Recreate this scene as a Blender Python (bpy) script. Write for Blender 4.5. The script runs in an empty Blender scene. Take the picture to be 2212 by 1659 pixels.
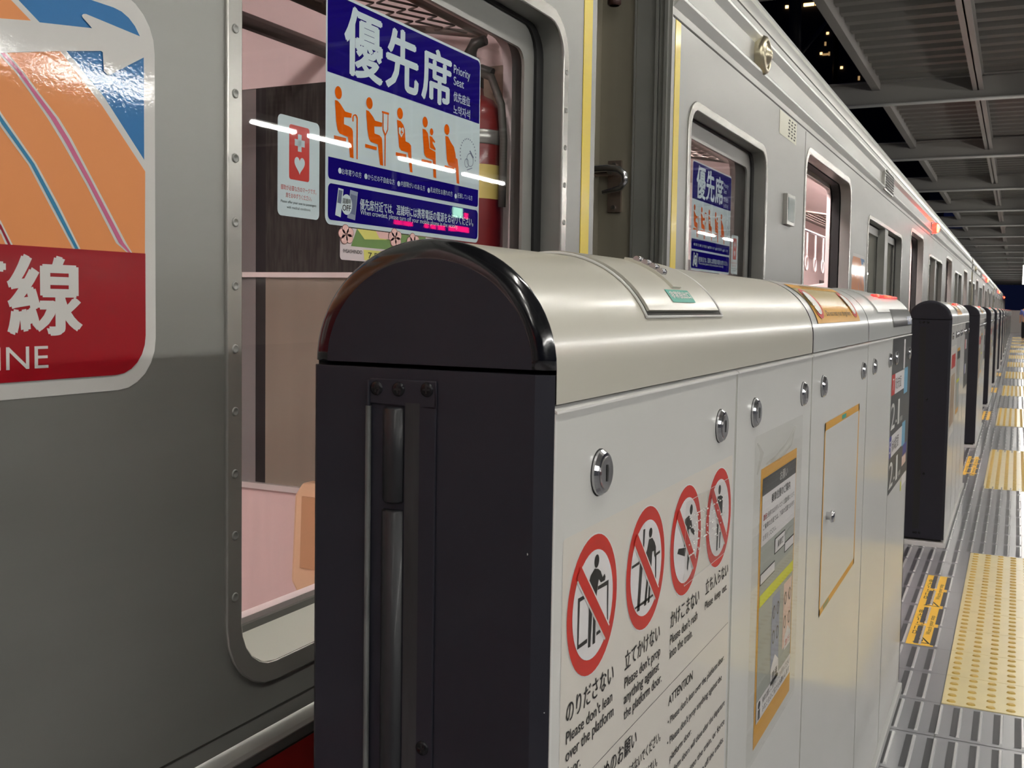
import bpy, bmesh, math, random
from mathutils import Vector, Matrix
S = bpy.context.scene
COL = S.collection
random.seed(7)
# ---------------------------------------------------------------- camera, world, lights
cd = bpy.data.cameras.new('camera')
cam = bpy.data.objects.new('camera', cd); COL.objects.link(cam)
cam.matrix_world = Matrix(((0.89972, -0.0396, 0.43467, 0.0), (0.43618, 0.04514, -0.89873, 0.0),
                           (0.01597, 0.9982, 0.05788, 1.36), (0, 0, 0, 1)))
cd.sensor_fit = 'HORIZONTAL'; cd.sensor_width = 36.0; cd.lens = 36.0 * 2250 / 2212
cd.shift_y = -0.02012
cd.clip_start = 0.02; cd.clip_end = 400
cd.dof.use_dof = True; cd.dof.focus_distance = 1.5; cd.dof.aperture_fstop = 28
S.camera = cam
W = bpy.data.worlds.new('night'); S.world = W; W.use_nodes = True
W.node_tree.nodes['Background'].inputs[0].default_value = (0.0020, 0.0028, 0.0105, 1)
W.node_tree.nodes['Background'].inputs[1].default_value = 1.0
S.view_settings.view_transform = 'Standard'; S.view_settings.look = 'None'
S.view_settings.gamma = 1.0; S.view_settings.use_curve_mapping = False
S.view_settings.exposure = 0.42
TUBE_A, TUBE_B, FILL_CAR, RED_L = 58.0, 92.0, 34.0, 70.0   # luminous strength of the tubes over the platform edge, over the middle, of the hidden strip added in the cars, of the red lamps

# ---------------------------------------------------------------- materials
def srgb(c):
    r = []
    for v in c[:3]:
        v = v / 255.0
        r.append(v / 12.92 if v <= 0.04045 else ((v + 0.055) / 1.055) ** 2.4)
    return (r[0], r[1], r[2], 1.0)
MATS = {}
def mat(name, rgb, rough=0.5, metal=0.0, coat=0.0, spec=0.5, emit=0.0, noise=0.0, scale=(8, 8, 8), bump=0.0, bscale=None, rvar=0.0, crough=0.08, bdist=0.002):
    if name in MATS: return MATS[name]
    m = bpy.data.materials.new(name); m.use_nodes = True
    nt = m.node_tree; b = nt.nodes['Principled BSDF']
    c = srgb(rgb)
    b.inputs['Base Color'].default_value = c
    b.inputs['Roughness'].default_value = rough
    b.inputs['Metallic'].default_value = metal
    b.inputs['Coat Weight'].default_value = coat
    b.inputs['Coat Roughness'].default_value = crough
    b.inputs['Specular IOR Level'].default_value = spec
    if emit:
        b.inputs['Emission Color'].default_value = c
        b.inputs['Emission Strength'].default_value = emit
    if noise or bump or rvar:
        tc = nt.nodes.new('ShaderNodeTexCoord'); mp = nt.nodes.new('ShaderNodeMapping')
        mp.inputs['Scale'].default_value = scale
        nt.links.new(tc.outputs['Object'], mp.inputs['Vector'])
        nz = nt.nodes.new('ShaderNodeTexNoise'); nz.inputs['Scale'].default_value = 1.0
        nz.inputs['Detail'].default_value = 5
        nt.links.new(mp.outputs[0], nz.inputs['Vector'])
        if noise:
            rp = nt.nodes.new('ShaderNodeValToRGB')
            lo = [max(0, v * (1 - noise)) for v in c[:3]]; hi = [min(1, v * (1 + noise)) for v in c[:3]]
            rp.color_ramp.elements[0].position = 0.3; rp.color_ramp.elements[1].position = 0.7
            rp.color_ramp.elements[0].color = (*lo, 1); rp.color_ramp.elements[1].color = (*hi, 1)
            nt.links.new(nz.outputs['Fac'], rp.inputs[0]); nt.links.new(rp.outputs[0], b.inputs['Base Color'])
        if rvar:
            mr = nt.nodes.new('ShaderNodeMapRange')
            mr.inputs['From Min'].default_value = 0.3; mr.inputs['From Max'].default_value = 0.7
            mr.inputs['To Min'].default_value = max(0.02, rough - rvar); mr.inputs['To Max'].default_value = rough + rvar
            nt.links.new(nz.outputs['Fac'], mr.inputs['Value']); nt.links.new(mr.outputs[0], b.inputs['Roughness'])
        if bump:
            src = nz
            if bscale:
                mp2 = nt.nodes.new('ShaderNodeMapping'); mp2.inputs['Scale'].default_value = bscale
                nt.links.new(tc.outputs['Object'], mp2.inputs['Vector'])
                src = nt.nodes.new('ShaderNodeTexNoise'); src.inputs['Scale'].default_value = 1.0; src.inputs['Detail'].default_value = 3
                nt.links.new(mp2.outputs[0], src.inputs['Vector'])
            bp = nt.nodes.new('ShaderNodeBump'); bp.inputs['Strength'].default_value = bump; bp.inputs['Distance'].default_value = bdist
            nt.links.new(src.outputs['Fac'], bp.inputs['Height']); nt.links.new(bp.outputs[0], b.inputs['Normal'])
            nt.links.new(bp.outputs[0], b.inputs['Coat Normal'])
    MATS[name] = m
    return m
def glass(name, tint=(1, 1, 1), refl=1.0, graze=0.9):
    m = bpy.data.materials.new(name); m.use_nodes = True
    nt = m.node_tree; nt.nodes.clear()
    out = nt.nodes.new('ShaderNodeOutputMaterial'); mx = nt.nodes.new('ShaderNodeMixShader')
    tr = nt.nodes.new('ShaderNodeBsdfTransparent'); tr.inputs[0].default_value = (*tint, 1)
    gl = nt.nodes.new('ShaderNodeBsdfGlossy'); gl.inputs['Roughness'].default_value = 0.015
    fr = nt.nodes.new('ShaderNodeLayerWeight'); fr.inputs['Blend'].default_value = 0.5
    pw = nt.nodes.new('ShaderNodeMath'); pw.operation = 'POWER'; pw.inputs[1].default_value = 5.0
    mu = nt.nodes.new('ShaderNodeMath'); mu.operation = 'MULTIPLY_ADD'; mu.inputs[1].default_value = graze; mu.inputs[2].default_value = 0.035 * refl; mu.use_clamp = True
    nt.links.new(fr.outputs['Facing'], pw.inputs[0]); nt.links.new(pw.outputs[0], mu.inputs[0]); nt.links.new(mu.outputs[0], mx.inputs[0])
    nt.links.new(tr.outputs[0], mx.inputs[1]); nt.links.new(gl.outputs[0], mx.inputs[2]); nt.links.new(mx.outputs[0], out.inputs[0])
    MATS[name] = m
    return m
STEEL = mat('stainless', (145, 145, 141), 0.40, 0.48, noise=0.06, scale=(1.5, 1.5, 9), rvar=0.05)
STEEL_D = mat('stainless_dark', (140, 134, 120), 0.45, 0.35, noise=0.08, scale=(14, 14, 1.0))
STEEL_B = mat('stainless_bright', (232, 232, 228), 0.32, 0.6)
STEEL_W = mat('stainless_polished', (186, 184, 178), 0.26, 0.7, noise=0.05, scale=(2, 12, 12))
CHROME = mat('chrome', (196, 196, 198), 0.2, 1.0)
BLACK = mat('black_paint', (37, 37, 46), 0.55, coat=0.06, spec=0.3, bump=0.05, scale=(3, 3, 3), bscale=(400, 400, 400))
BLACKG = mat('black_gloss', (16, 17, 21), 0.16, coat=0.6)
RUBBER = mat('rubber', (20, 20, 20), 0.6)
SEAM = mat('seam', (46, 44, 40), 0.7)
CREAM = mat('cream_paint', (206, 202, 188), 0.32, coat=0.4, crough=0.17, noise=0.03, scale=(1.2, 1.2, 1.2), bump=0.02, bscale=(6, 6, 6))
WHITE_P = mat('white_panel', (224, 223, 218), 0.3, coat=0.5, noise=0.02, scale=(3, 3, 3))
WHITE_E = mat('white_edge', (225, 224, 220), 0.3, coat=0.3)
YEL = mat('yellow_tape', (216, 188, 4), 0.35, coat=0.08)
PINK = mat('pink_lining', (224, 211, 208), 0.5, noise=0.03, scale=(3, 3, 3))
PINK_P = mat('pink_panel', (226, 203, 198), 0.6, noise=0.05, scale=(30, 30, 3))
BEIGE = mat('beige_plastic', (228, 194, 156), 0.4)
IFLOOR = mat('car_floor', (122, 118, 112), 0.5)
SEATM = mat('seat_fabric', (120, 44, 50), 0.9)
REDM = mat('red_stripe', (158, 30, 26), 0.35, coat=0.3)
TUBE = mat('tube_edge', (255, 252, 244), 0.5, emit=TUBE_A)
TUBE2 = mat('tube_middle', (255, 253, 248), 0.5, emit=TUBE_B)
CARFILL = mat('car_fill', (255, 240, 240), 0.5, emit=FILL_CAR)
REDL = mat('red_lamp', (255, 44, 22), 0.3, emit=RED_L)
REDC = mat('red_lens', (214, 60, 60), 0.2, coat=0.5)
HOUS = mat('lamp_housing', (200, 200, 198), 0.5)
GLASS = glass('window_glass', (0.975, 0.985, 0.985), 0.62)
FILM = glass('clear_film', (0.97, 0.97, 0.96), 0.9, 0.25)
def chipped():
    # black paint with small bare chips along the corner that passengers knock against
    m = BLACK.copy(); m.name = 'black_paint_chipped'; nt = m.node_tree; b = nt.nodes['Principled BSDF']
    tc = nt.nodes.new('ShaderNodeTexCoord'); vo = nt.nodes.new('ShaderNodeTexVoronoi'); vo.inputs['Scale'].default_value = 120
    sp = nt.nodes.new('ShaderNodeSeparateXYZ'); sc = nt.nodes.new('ShaderNodeSeparateColor')
    nt.links.new(tc.outputs['Object'], vo.inputs['Vector']); nt.links.new(tc.outputs['Object'], sp.inputs[0]); nt.links.new(vo.outputs['Color'], sc.inputs[0])
    def mth(op, a, v, second=None):
        n = nt.nodes.new('ShaderNodeMath'); n.operation = op; nt.links.new(a, n.inputs[0])
        if second is not None: nt.links.new(second, n.inputs[1])
        else: n.inputs[1].default_value = v
        return n.outputs[0]
    near = mth('MULTIPLY', vo.outputs['Distance'], 0, None) if False else mth('LESS_THAN', vo.outputs['Distance'], 0.13)
    pick = mth('LESS_THAN', sc.outputs[0], 0.30)
    edge = mth('GREATER_THAN', sp.outputs['X'], -0.3475); low = mth('LESS_THAN', sp.outputs['Z'], 1.17)
    f = mth('MULTIPLY', mth('MULTIPLY', near, 0, pick), 0, mth('MULTIPLY', edge, 0, low))
    mx = nt.nodes.new('ShaderNodeMix'); mx.data_type = 'RGBA'
    mx.inputs['A'].default_value = b.inputs['Base Color'].default_value; mx.inputs['B'].default_value = (.7, .7, .68, 1)
    nt.links.new(f, mx.inputs['Factor']); nt.links.new(mx.outputs['Result'], b.inputs['Base Color'])
    return m
BLACK_C = chipped()
GLASS_D = mat('dark_glass', (52, 52, 48), 0.4, spec=.3, noise=0.55, scale=(130, 130, 16), bump=0.3, bscale=(160, 160, 14))
INK = {}
def ink(n, rgb, rough=0.4, coat=0.06, emit=0.0, bump=0.0, crough=0.08, spec=0.25):
    return mat('ink_' + n, rgb, rough, coat=coat, spec=spec, emit=emit, bump=bump, scale=(240, 240, 240) if bump else (8, 8, 8), crough=crough, bdist=0.0006)

# ---------------------------------------------------------------- objects
def link(name, me, m=None, parent=None, smooth=False):
    o = bpy.data.objects.new(name, me); COL.objects.link(o)
    if m:
        for x in (m if isinstance(m, (list, tuple)) else [m]): me.materials.append(x)
    if parent: o.parent = parent
    if smooth:
        for p in me.polygons: p.use_smooth = True
    return o
def tag(o, label=None, cat=None, group=None, kind=None):
    if label: o['label'] = label
    if cat: o['category'] = cat
    if group: o['group'] = group
    if kind: o['kind'] = kind
    return o
def thing(name, loc=(0, 0, 0), rz=0.0):
    o = bpy.data.objects.new(name, None); COL.objects.link(o); o.location = loc; o.rotation_euler = (0, 0, rz)
    return o
def kids(o): return [c for c in bpy.data.objects if c.parent == o]
KIDS = {}
def copy_tree(o, parent=None, loc=None):
    c = o.copy(); COL.objects.link(c); c.parent = parent
    if loc is not None: c.location = loc
    for ch in kids(o): copy_tree(ch, c)
    return c
class MB:
    def __init__(s): s.v = []; s.f = []; s.mi = []; s.sm = []
    def add(s, vs, fs, mi=0, sm=False):
        n = len(s.v); s.v += [tuple(v) for v in vs]
        for f in fs: s.f.append(tuple(i + n for i in f)); s.mi.append(mi); s.sm.append(sm)
        return s
    def box(s, a, b, mi=0):
        x0, y0, z0 = a; x1, y1, z1 = b
        return s.add([(x0, y0, z0), (x1, y0, z0), (x1, y1, z0), (x0, y1, z0), (x0, y0, z1), (x1, y0, z1), (x1, y1, z1), (x0, y1, z1)],
                     [(0, 3, 2, 1), (4, 5, 6, 7), (0, 1, 5, 4), (1, 2, 6, 5), (2, 3, 7, 6), (3, 0, 4, 7)], mi)
    def prism(s, prof, y0, y1, mi=0, sm=False, caps=True, axis='Y', taper=None):
        # prof: list of 2-D points swept along an axis (Y: (x,z), X: (y,z), Z: (x,y))
        n = len(prof)
        def P(p, t):
            if axis == 'Y': return (p[0], t, p[1])
            if axis == 'X': return (t, p[0], p[1])
            return (p[0], p[1], t)
        vs = [P(p, y0) for p in prof] + [P(p, y1) for p in (taper or prof)]
        fs = [(i, (i + 1) % n, (i + 1) % n + n, i + n) for i in range(n)]
        k = len(s.f); s.add(vs, fs, mi, sm)
        if caps: s.add([P(p, y0) for p in prof], [tuple(range(n))[::-1]], mi); s.add([P(p, y1) for p in (taper or prof)], [tuple(range(n))], mi)
        return s
    def strip(s, prof, y0, y1, mi=0, sm=True):
        n = len(prof); vs = [(p[0], y0, p[1]) for p in prof] + [(p[0], y1, p[1]) for p in prof]
        return s.add(vs, [(i, i + 1, i + 1 + n, i + n) for i in range(n - 1)], mi, sm)
    def cyl(s, c0, c1, r, seg=16, mi=0, r1=None, caps=True, sm=True):
        a = Vector(c0); b = Vector(c1); d = (b - a).normalized()
        u = d.orthogonal().normalized(); w = d.cross(u)
        r1 = r if r1 is None else r1
        vs = []
        for q, rr in ((a, r), (b, r1)):
            for i in range(seg):
                t = 2 * math.pi * i / seg; vs.append(q + (u * math.cos(t) + w * math.sin(t)) * rr)
        s.add(vs, [(i, (i + 1) % seg, (i + 1) % seg + seg, i + seg) for i in range(seg)], mi, sm)
        if caps:
            s.add(vs[:seg], [tuple(range(seg))[::-1]], mi); s.add(vs[seg:], [tuple(range(seg))], mi)
        return s
    def tube(s, pts, r, seg=8, mi=0, caps=True):
        pts = [Vector(p) for p in pts]; rings = []
        u = None
        for i, p in enumerate(pts):
            d = (pts[min(i + 1, len(pts) - 1)] - pts[max(i - 1, 0)]).normalized()
            u = d.orthogonal().normalized() if u is None else (u - d * u.dot(d)).normalized()
            w = d.cross(u)
            rr = r[i] if isinstance(r, (list, tuple)) else r
            rings.append([p + (u * math.cos(2 * math.pi * k / seg) + w * math.sin(2 * math.pi * k / seg)) * rr for k in range(seg)])
        vs = [v for rg in rings for v in rg]; fs = []
        for i in range(len(pts) - 1):
            for k in range(seg):
                fs.append((i * seg + k, i * seg + (k + 1) % seg, (i + 1) * seg + (k + 1) % seg, (i + 1) * seg + k))
        s.add(vs, fs, mi, True)
        if caps: s.add(rings[0], [tuple(range(seg))[::-1]], mi); s.add(rings[-1], [tuple(range(seg))], mi)
        return s
    def lathe(s, prof, c, axis='Z', seg=20, mi=0):
        # prof: (r, h) pairs
        vs = []
        for r, h in prof:
            for i in range(seg):
                t = 2 * math.pi * i / seg; a, b = r * math.cos(t), r * math.sin(t)
                if axis == 'Z': vs.append((c[0] + a, c[1] + b, c[2] + h))
                elif axis == 'X': vs.append((c[0] + h, c[1] + a, c[2] + b))
                else: vs.append((c[0] + a, c[1] + h, c[2] + b))
        fs = []
        for j in range(len(prof) - 1):
            for i in range(seg): fs.append((j * seg + i, j * seg + (i + 1) % seg, (j + 1) * seg + (i + 1) % seg, (j + 1) * seg + i))
        return s.add(vs, fs, mi, True)
    def mesh(s, name):
        me = bpy.data.meshes.new(name); me.from_pydata(s.v, [], s.f)
        me.polygons.foreach_set('material_index', s.mi); me.polygons.foreach_set('use_smooth', s.sm)
        me.update(); return me
    def build(s, name, m, parent=None, bevel=0.0, seg=2, fixn=True):
        me = s.mesh(name)
        if fixn:
            bm = bmesh.new(); bm.from_mesh(me); bmesh.ops.remove_doubles(bm, verts=bm.verts, dist=1e-6)
            bmesh.ops.recalc_face_normals(bm, faces=bm.faces); bm.to_mesh(me); bm.free()
        o = link(name, me, m, parent)
        if bevel:
            md = o.modifiers.new('bevel', 'BEVEL'); md.width = bevel; md.segments = seg; md.limit_method = 'ANGLE'; md.angle_limit = 0.6
            md.harden_normals = False
        return o
def rrect(u0, u1, v0, v1, r, n=6):
    pts = []
    for cx, cy, a0 in ((u1 - r, v1 - r, 0), (u0 + r, v1 - r, 90), (u0 + r, v0 + r, 180), (u1 - r, v0 + r, 270)):
        for i in range(n + 1):
            a = math.radians(a0 + 90 * i / n); pts.append((cx + r * math.cos(a), cy + r * math.sin(a)))
    return pts
def plate(outer, holes, x0, t, bevel=0.0):
    # flat plate in the (y,z) plane with holes, thickness t, outer (+x) face at x0
    cu = bpy.data.curves.new('plate', 'CURVE'); cu.dimensions = '2D'; cu.fill_mode = 'BOTH'; cu.extrude = t / 2 - bevel
    if bevel: cu.bevel_depth = bevel; cu.bevel_resolution = 1; cu.offset = -bevel
    for loop in [outer] + holes:
        sp = cu.splines.new('POLY'); sp.points.add(len(loop) - 1)
        for i, p in enumerate(loop): sp.points[i].co = (p[0], p[1], 0, 1)
        sp.use_cyclic_u = True
    o = bpy.data.objects.new('plate', cu); COL.objects.link(o)
    bpy.context.view_layer.update()
    me = bpy.data.meshes.new_from_object(o.evaluated_get(bpy.context.evaluated_depsgraph_get()))
    bpy.data.objects.remove(o); bpy.data.curves.remove(cu)
    for v in me.vertices:
        y, z, x = v.co; v.co = (x0 - t / 2 + x, y, z)
    me.materials.clear()
    return me
# flat print: many coloured shapes in one mesh, u to the right, v up, h towards the viewer
def text_mesh(body, bold=0.0, align='LEFT'):
    cu = bpy.data.curves.new('lettering', 'FONT'); cu.body = body; cu.size = 1.0; cu.offset = bold; cu.resolution_u = 3
    o = bpy.data.objects.new('lettering', cu); COL.objects.link(o)
    bpy.context.view_layer.update()
    me = bpy.data.meshes.new_from_object(o.evaluated_get(bpy.context.evaluated_depsgraph_get()))
    bpy.data.objects.remove(o); bpy.data.curves.remove(cu)
    vs = [(v.co.x, v.co.y) for v in me.vertices]; fs = [tuple(p.vertices) for p in me.polygons]
    bpy.data.meshes.remove(me)
    return vs, fs
class Art:
    def __init__(s, fn, step=0.0003): s.fn = fn; s.mb = MB(); s.mats = []; s.step = step
    def mi(s, m):
        if m not in s.mats: s.mats.append(m)
        return s.mats.index(m)
    def poly(s, pts, m, L=1):
        s.mb.add([s.fn(u, v, L * s.step) for u, v in pts], [tuple(range(len(pts)))], s.mi(m)); return s
    def rect(s, u0, u1, v0, v1, m, L=1, r=0.0, n=1):
        if r: return s.poly(rrect(u0, u1, v0, v1, r), m, L)
        vs = [s.fn(u0 + (u1 - u0) * i / n, v, L * s.step) for v in (v0, v1) for i in range(n + 1)]
        s.mb.add(vs, [(i, i + 1, i + n + 2, i + n + 1) for i in range(n)], s.mi(m)); return s
    def grid(s, u0, u1, v0, v1, m, L=1, nu=2, nv=8):
        vs = [s.fn(u0 + (u1 - u0) * i / nu, v0 + (v1 - v0) * j / nv, L * s.step) for j in range(nv + 1) for i in range(nu + 1)]
        s.mb.add(vs, [(j * (nu + 1) + i, j * (nu + 1) + i + 1, (j + 1) * (nu + 1) + i + 1, (j + 1) * (nu + 1) + i) for j in range(nv) for i in range(nu)], s.mi(m), True); return s
    def ell(s, u, v, a, b, m, L=1, n=28, rot=0.0):
        c, q = math.cos(rot), math.sin(rot)
        return s.poly([(u + a * math.cos(2 * math.pi * i / n) * c - b * math.sin(2 * math.pi * i / n) * q,
                        v + a * math.cos(2 * math.pi * i / n) * q + b * math.sin(2 * math.pi * i / n) * c) for i in range(n)], m, L)
    def ell4(s, P, m, L=1):   # left, right, top, bottom points of an ellipse
        return s.ell((P[0][0] + P[1][0]) / 2, (P[2][1] + P[3][1]) / 2, (P[1][0] - P[0][0]) / 2, (P[2][1] - P[3][1]) / 2, m, L)
    def ring(s, u, v, a, b, w, m, L=1, n=48):
        o = [(math.cos(2 * math.pi * i / n), math.sin(2 * math.pi * i / n)) for i in range(n)]
        vs = [s.fn(u + a * x, v + b * y, L * s.step) for x, y in o] + [s.fn(u + (a - w) * x, v + (b - w) * y, L * s.step) for x, y in o]
        s.mb.add(vs, [(i, (i + 1) % n, (i + 1) % n + n, i + n) for i in range(n)], s.mi(m)); return s
    def line(s, a, b, w, m, L=1):
        d = Vector((b[0] - a[0], b[1] - a[1])).normalized() * (w / 2); p = (-d[1], d[0])
        return s.poly([(a[0] + p[0], a[1] + p[1]), (a[0] - p[0], a[1] - p[1]), (b[0] - p[0], b[1] - p[1]), (b[0] + p[0], b[1] + p[1])], m, L)
    def text(s, body, u0, u1, v0, v1, m, L=2, bold=0.0, cap=None):
        # fits the lettering between u0 and u1; cap: v0 is the baseline and cap the capital height
        vs, fs = text_mesh(body)
        if not vs: return s
        x0 = min(v[0] for v in vs); x1 = max(v[0] for v in vs); y0 = min(v[1] for v in vs); y1 = max(v[1] for v in vs)
        sx = (u1 - u0) / max(1e-6, x1 - x0)
        if cap: f = lambda y: v0 + y * cap / 0.727
        else: f = lambda y: v0 + (y - y0) * (v1 - v0) / max(1e-6, y1 - y0)
        hv = abs(f(1) - f(0)) * bold
        for i, (du, dv) in enumerate(((0, 0),) if not bold else ((-hv, 0), (hv, 0), (0, -hv * .6), (0, hv * .6))):
            s.mb.add([s.fn(u0 + (x - x0) * sx + du, f(y) + dv, L * s.step + i * .00002) for x, y in vs], fs, s.mi(m))
        return s
    def build(s, name, parent=None): return s.mb.build(name, s.mats, parent, fixn=False)
def faceX(x): return lambda u, v, h: (x + h, u, v)
def strip2(l, r): return list(l) + list(r)[::-1]
SA={'p1':[[(1.2427,1.6451),(1.2491,1.6453),(1.2561,1.642),(1.2677,1.6333),(1.2847,1.6331),(1.2835,1.6268),(1.2651,1.6248),(1.2652,1.6146),(1.2778,1.6135),(1.285,1.6115),(1.2878,1.6078),(1.2901,1.5688),(1.281,1.5692),(1.2752,1.5977),(1.2548,1.5998),(1.2495,1.604),(1.246,1.6155)],[(1.2405,1.5951),(1.2708,1.5955),(1.2705,1.5904),(1.2416,1.5897)],[(1.2863,1.6221),(1.2861,1.6282),(1.2884,1.6317),(1.2933,1.6338),(1.2975,1.633),(1.3003,1.6295),(1.3008,1.5686),(1.2978,1.5688),(1.297,1.628),(1.2948,1.6312),(1.292,1.6315),(1.2897,1.6298),(1.2891,1.622)]],'h1':[(1.2426,1.6561),(1.2595,1.6583),(1.2506,1.6662),(1.2526,1.6479)],'p2':[[(1.3216,1.6446),(1.3292,1.6443),(1.3399,1.6382),(1.3462,1.6328),(1.3659,1.6328),(1.3652,1.6267),(1.344,1.6239),(1.3451,1.6134),(1.3579,1.6127),(1.3648,1.6099),(1.3663,1.6048),(1.3695,1.5678),(1.3609,1.5683),(1.3541,1.5982),(1.3347,1.5996),(1.3298,1.6037),(1.3258,1.6158)],[(1.3199,1.5943),(1.3513,1.594),(1.3509,1.5891),(1.3199,1.5891)],[(1.3648,1.6507),(1.3849,1.6511),(1.3843,1.6477),(1.3829,1.6477),(1.3829,1.6246),(1.3762,1.6149),(1.3759,1.568),(1.3731,1.5682),(1.373,1.6144),(1.3672,1.6222),(1.3672,1.6476),(1.3648,1.6477)]],'p2h':[(1.3692,1.6474),(1.3805,1.6475),(1.38,1.625),(1.3747,1.6177),(1.3696,1.6234)],'h2':[(1.3221,1.6552),(1.3392,1.6572),(1.3295,1.665),(1.3321,1.6475)],'p3':[[(1.408,1.644),(1.4185,1.644),(1.4271,1.6393),(1.4315,1.6321),(1.434,1.6146),(1.4448,1.6133),(1.451,1.6102),(1.4529,1.5889),(1.4562,1.5677),(1.449,1.568),(1.4412,1.5976),(1.4215,1.5983),(1.4151,1.6029),(1.4128,1.6148)],[(1.4054,1.5936),(1.437,1.5942),(1.4366,1.5891),(1.4055,1.5883)]],'h3':[(1.4083,1.6545),(1.4253,1.6563),(1.4156,1.6643),(1.4181,1.6467)],'heart3':[(1.4129,1.6326),(1.4166,1.634),(1.4209,1.6322),(1.424,1.6349),(1.4276,1.6338),(1.4284,1.6272),(1.4211,1.6188),(1.4136,1.6244)],'p4':[[(1.4859,1.6425),(1.4955,1.6426),(1.5037,1.6375),(1.5075,1.6229),(1.5095,1.6138),(1.5289,1.6106),(1.5305,1.5907),(1.5327,1.5673),(1.5239,1.5681),(1.5198,1.5959),(1.4988,1.5978),(1.4922,1.6033)],[(1.5091,1.6342),(1.5165,1.6341),(1.5275,1.6275),(1.5262,1.625),(1.5191,1.6269),(1.5196,1.6235),(1.5292,1.616),(1.5288,1.613),(1.5111,1.6152)],[(1.4843,1.5932),(1.5175,1.5938),(1.5171,1.5896),(1.4844,1.589)]],'h4':[(1.4861,1.6544),(1.5026,1.6557),(1.4928,1.6633),(1.4954,1.6461)],'h4b':[(1.5098,1.6419),(1.5211,1.6422),(1.5151,1.6476),(1.516,1.6364)],'p5':[[(1.5619,1.6423),(1.5717,1.6424),(1.5807,1.6346),(1.5922,1.6277),(1.598,1.6163),(1.5997,1.6098),(1.6054,1.6087),(1.6097,1.5921),(1.613,1.5665),(1.6039,1.5668),(1.5994,1.592),(1.5742,1.5938),(1.5683,1.6015)],[(1.5602,1.5927),(1.5943,1.5926),(1.5939,1.5883),(1.5603,1.5885)]],'h5':[(1.5579,1.6535),(1.5757,1.6547),(1.5651,1.6626),(1.568,1.6448)],'badge':[(1.6127,1.6232),(1.6765,1.6281),(1.6381,1.6504),(1.6424,1.5923)],'dots':[(1.2558,1.5467),(1.3226,1.5463),(1.4148,1.5454),(1.5083,1.5447),(1.6007,1.5442)],'offc':[(1.2586,1.4997),(1.2864,1.4997),(1.2726,1.5145),(1.2721,1.4847)],'phone1':[(1.2522,1.5218),(1.2651,1.5209),(1.2584,1.4801),(1.2447,1.4822)],'phone1s':[(1.2531,1.5191),(1.2622,1.5185),(1.2582,1.4997),(1.2498,1.5005)],'phone2':[(1.2819,1.5221),(1.3018,1.5205),(1.2949,1.4785),(1.2748,1.4806)],'phone2s':[(1.2831,1.516),(1.2992,1.5145),(1.2944,1.4863),(1.2774,1.488)],'redstk':[(1.1161,1.6057),(1.2076,1.605),(1.2071,1.4715),(1.1152,1.4721)],'redbox':[(1.1392,1.5951),(1.1842,1.5953),(1.1831,1.521),(1.1396,1.5231)],'cross':[(1.1622,1.5725)],'hrt':[(1.1617,1.5424)],'ad':[(1.2567,1.4706),(1.4976,1.4597),(1.2583,1.4199),(1.257,1.4441)]}
TX={'yuu':[(1.2678,1.689),(1.3636,1.7865)],'sen':[(1.3766,1.691),(1.4693,1.7847)],'seki':[(1.4837,1.692),(1.5783,1.7791)],'prio':[(1.5883,1.7528),(1.6474,1.7737)],'seat':[(1.5885,1.7429),(1.6249,1.7627)],'cn':[(1.5892,1.7181),(1.6485,1.7342)],'kr':[(1.5898,1.6933),(1.6493,1.7061)],'b1':[(1.2607,1.5434),(1.3107,1.5499)],'b2':[(1.3278,1.5413),(1.4031,1.5497)],'b3':[(1.4215,1.5417),(1.4957,1.5484)],'b4':[(1.514,1.5409),(1.5892,1.5461)],'b5':[(1.6072,1.5393),(1.6625,1.5458)],'jp':[(1.3076,1.4985),(1.6664,1.5068)],'en':[(1.3087,1.487),(1.6033,1.4926)],'off':[(1.2618,1.4908),(1.2827,1.4989)],'konz':[(1.2621,1.5011),(1.2827,1.5061)],'r1':[(1.122,1.5056),(1.1999,1.5127)],'r2':[(1.1326,1.4969),(1.1892,1.5025)],'r3':[(1.1221,1.4872),(1.2001,1.4919)],'r4':[(1.1351,1.4806),(1.1867,1.4851)],'adtx':[(1.2655,1.4312),(1.3162,1.4401)]}
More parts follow.
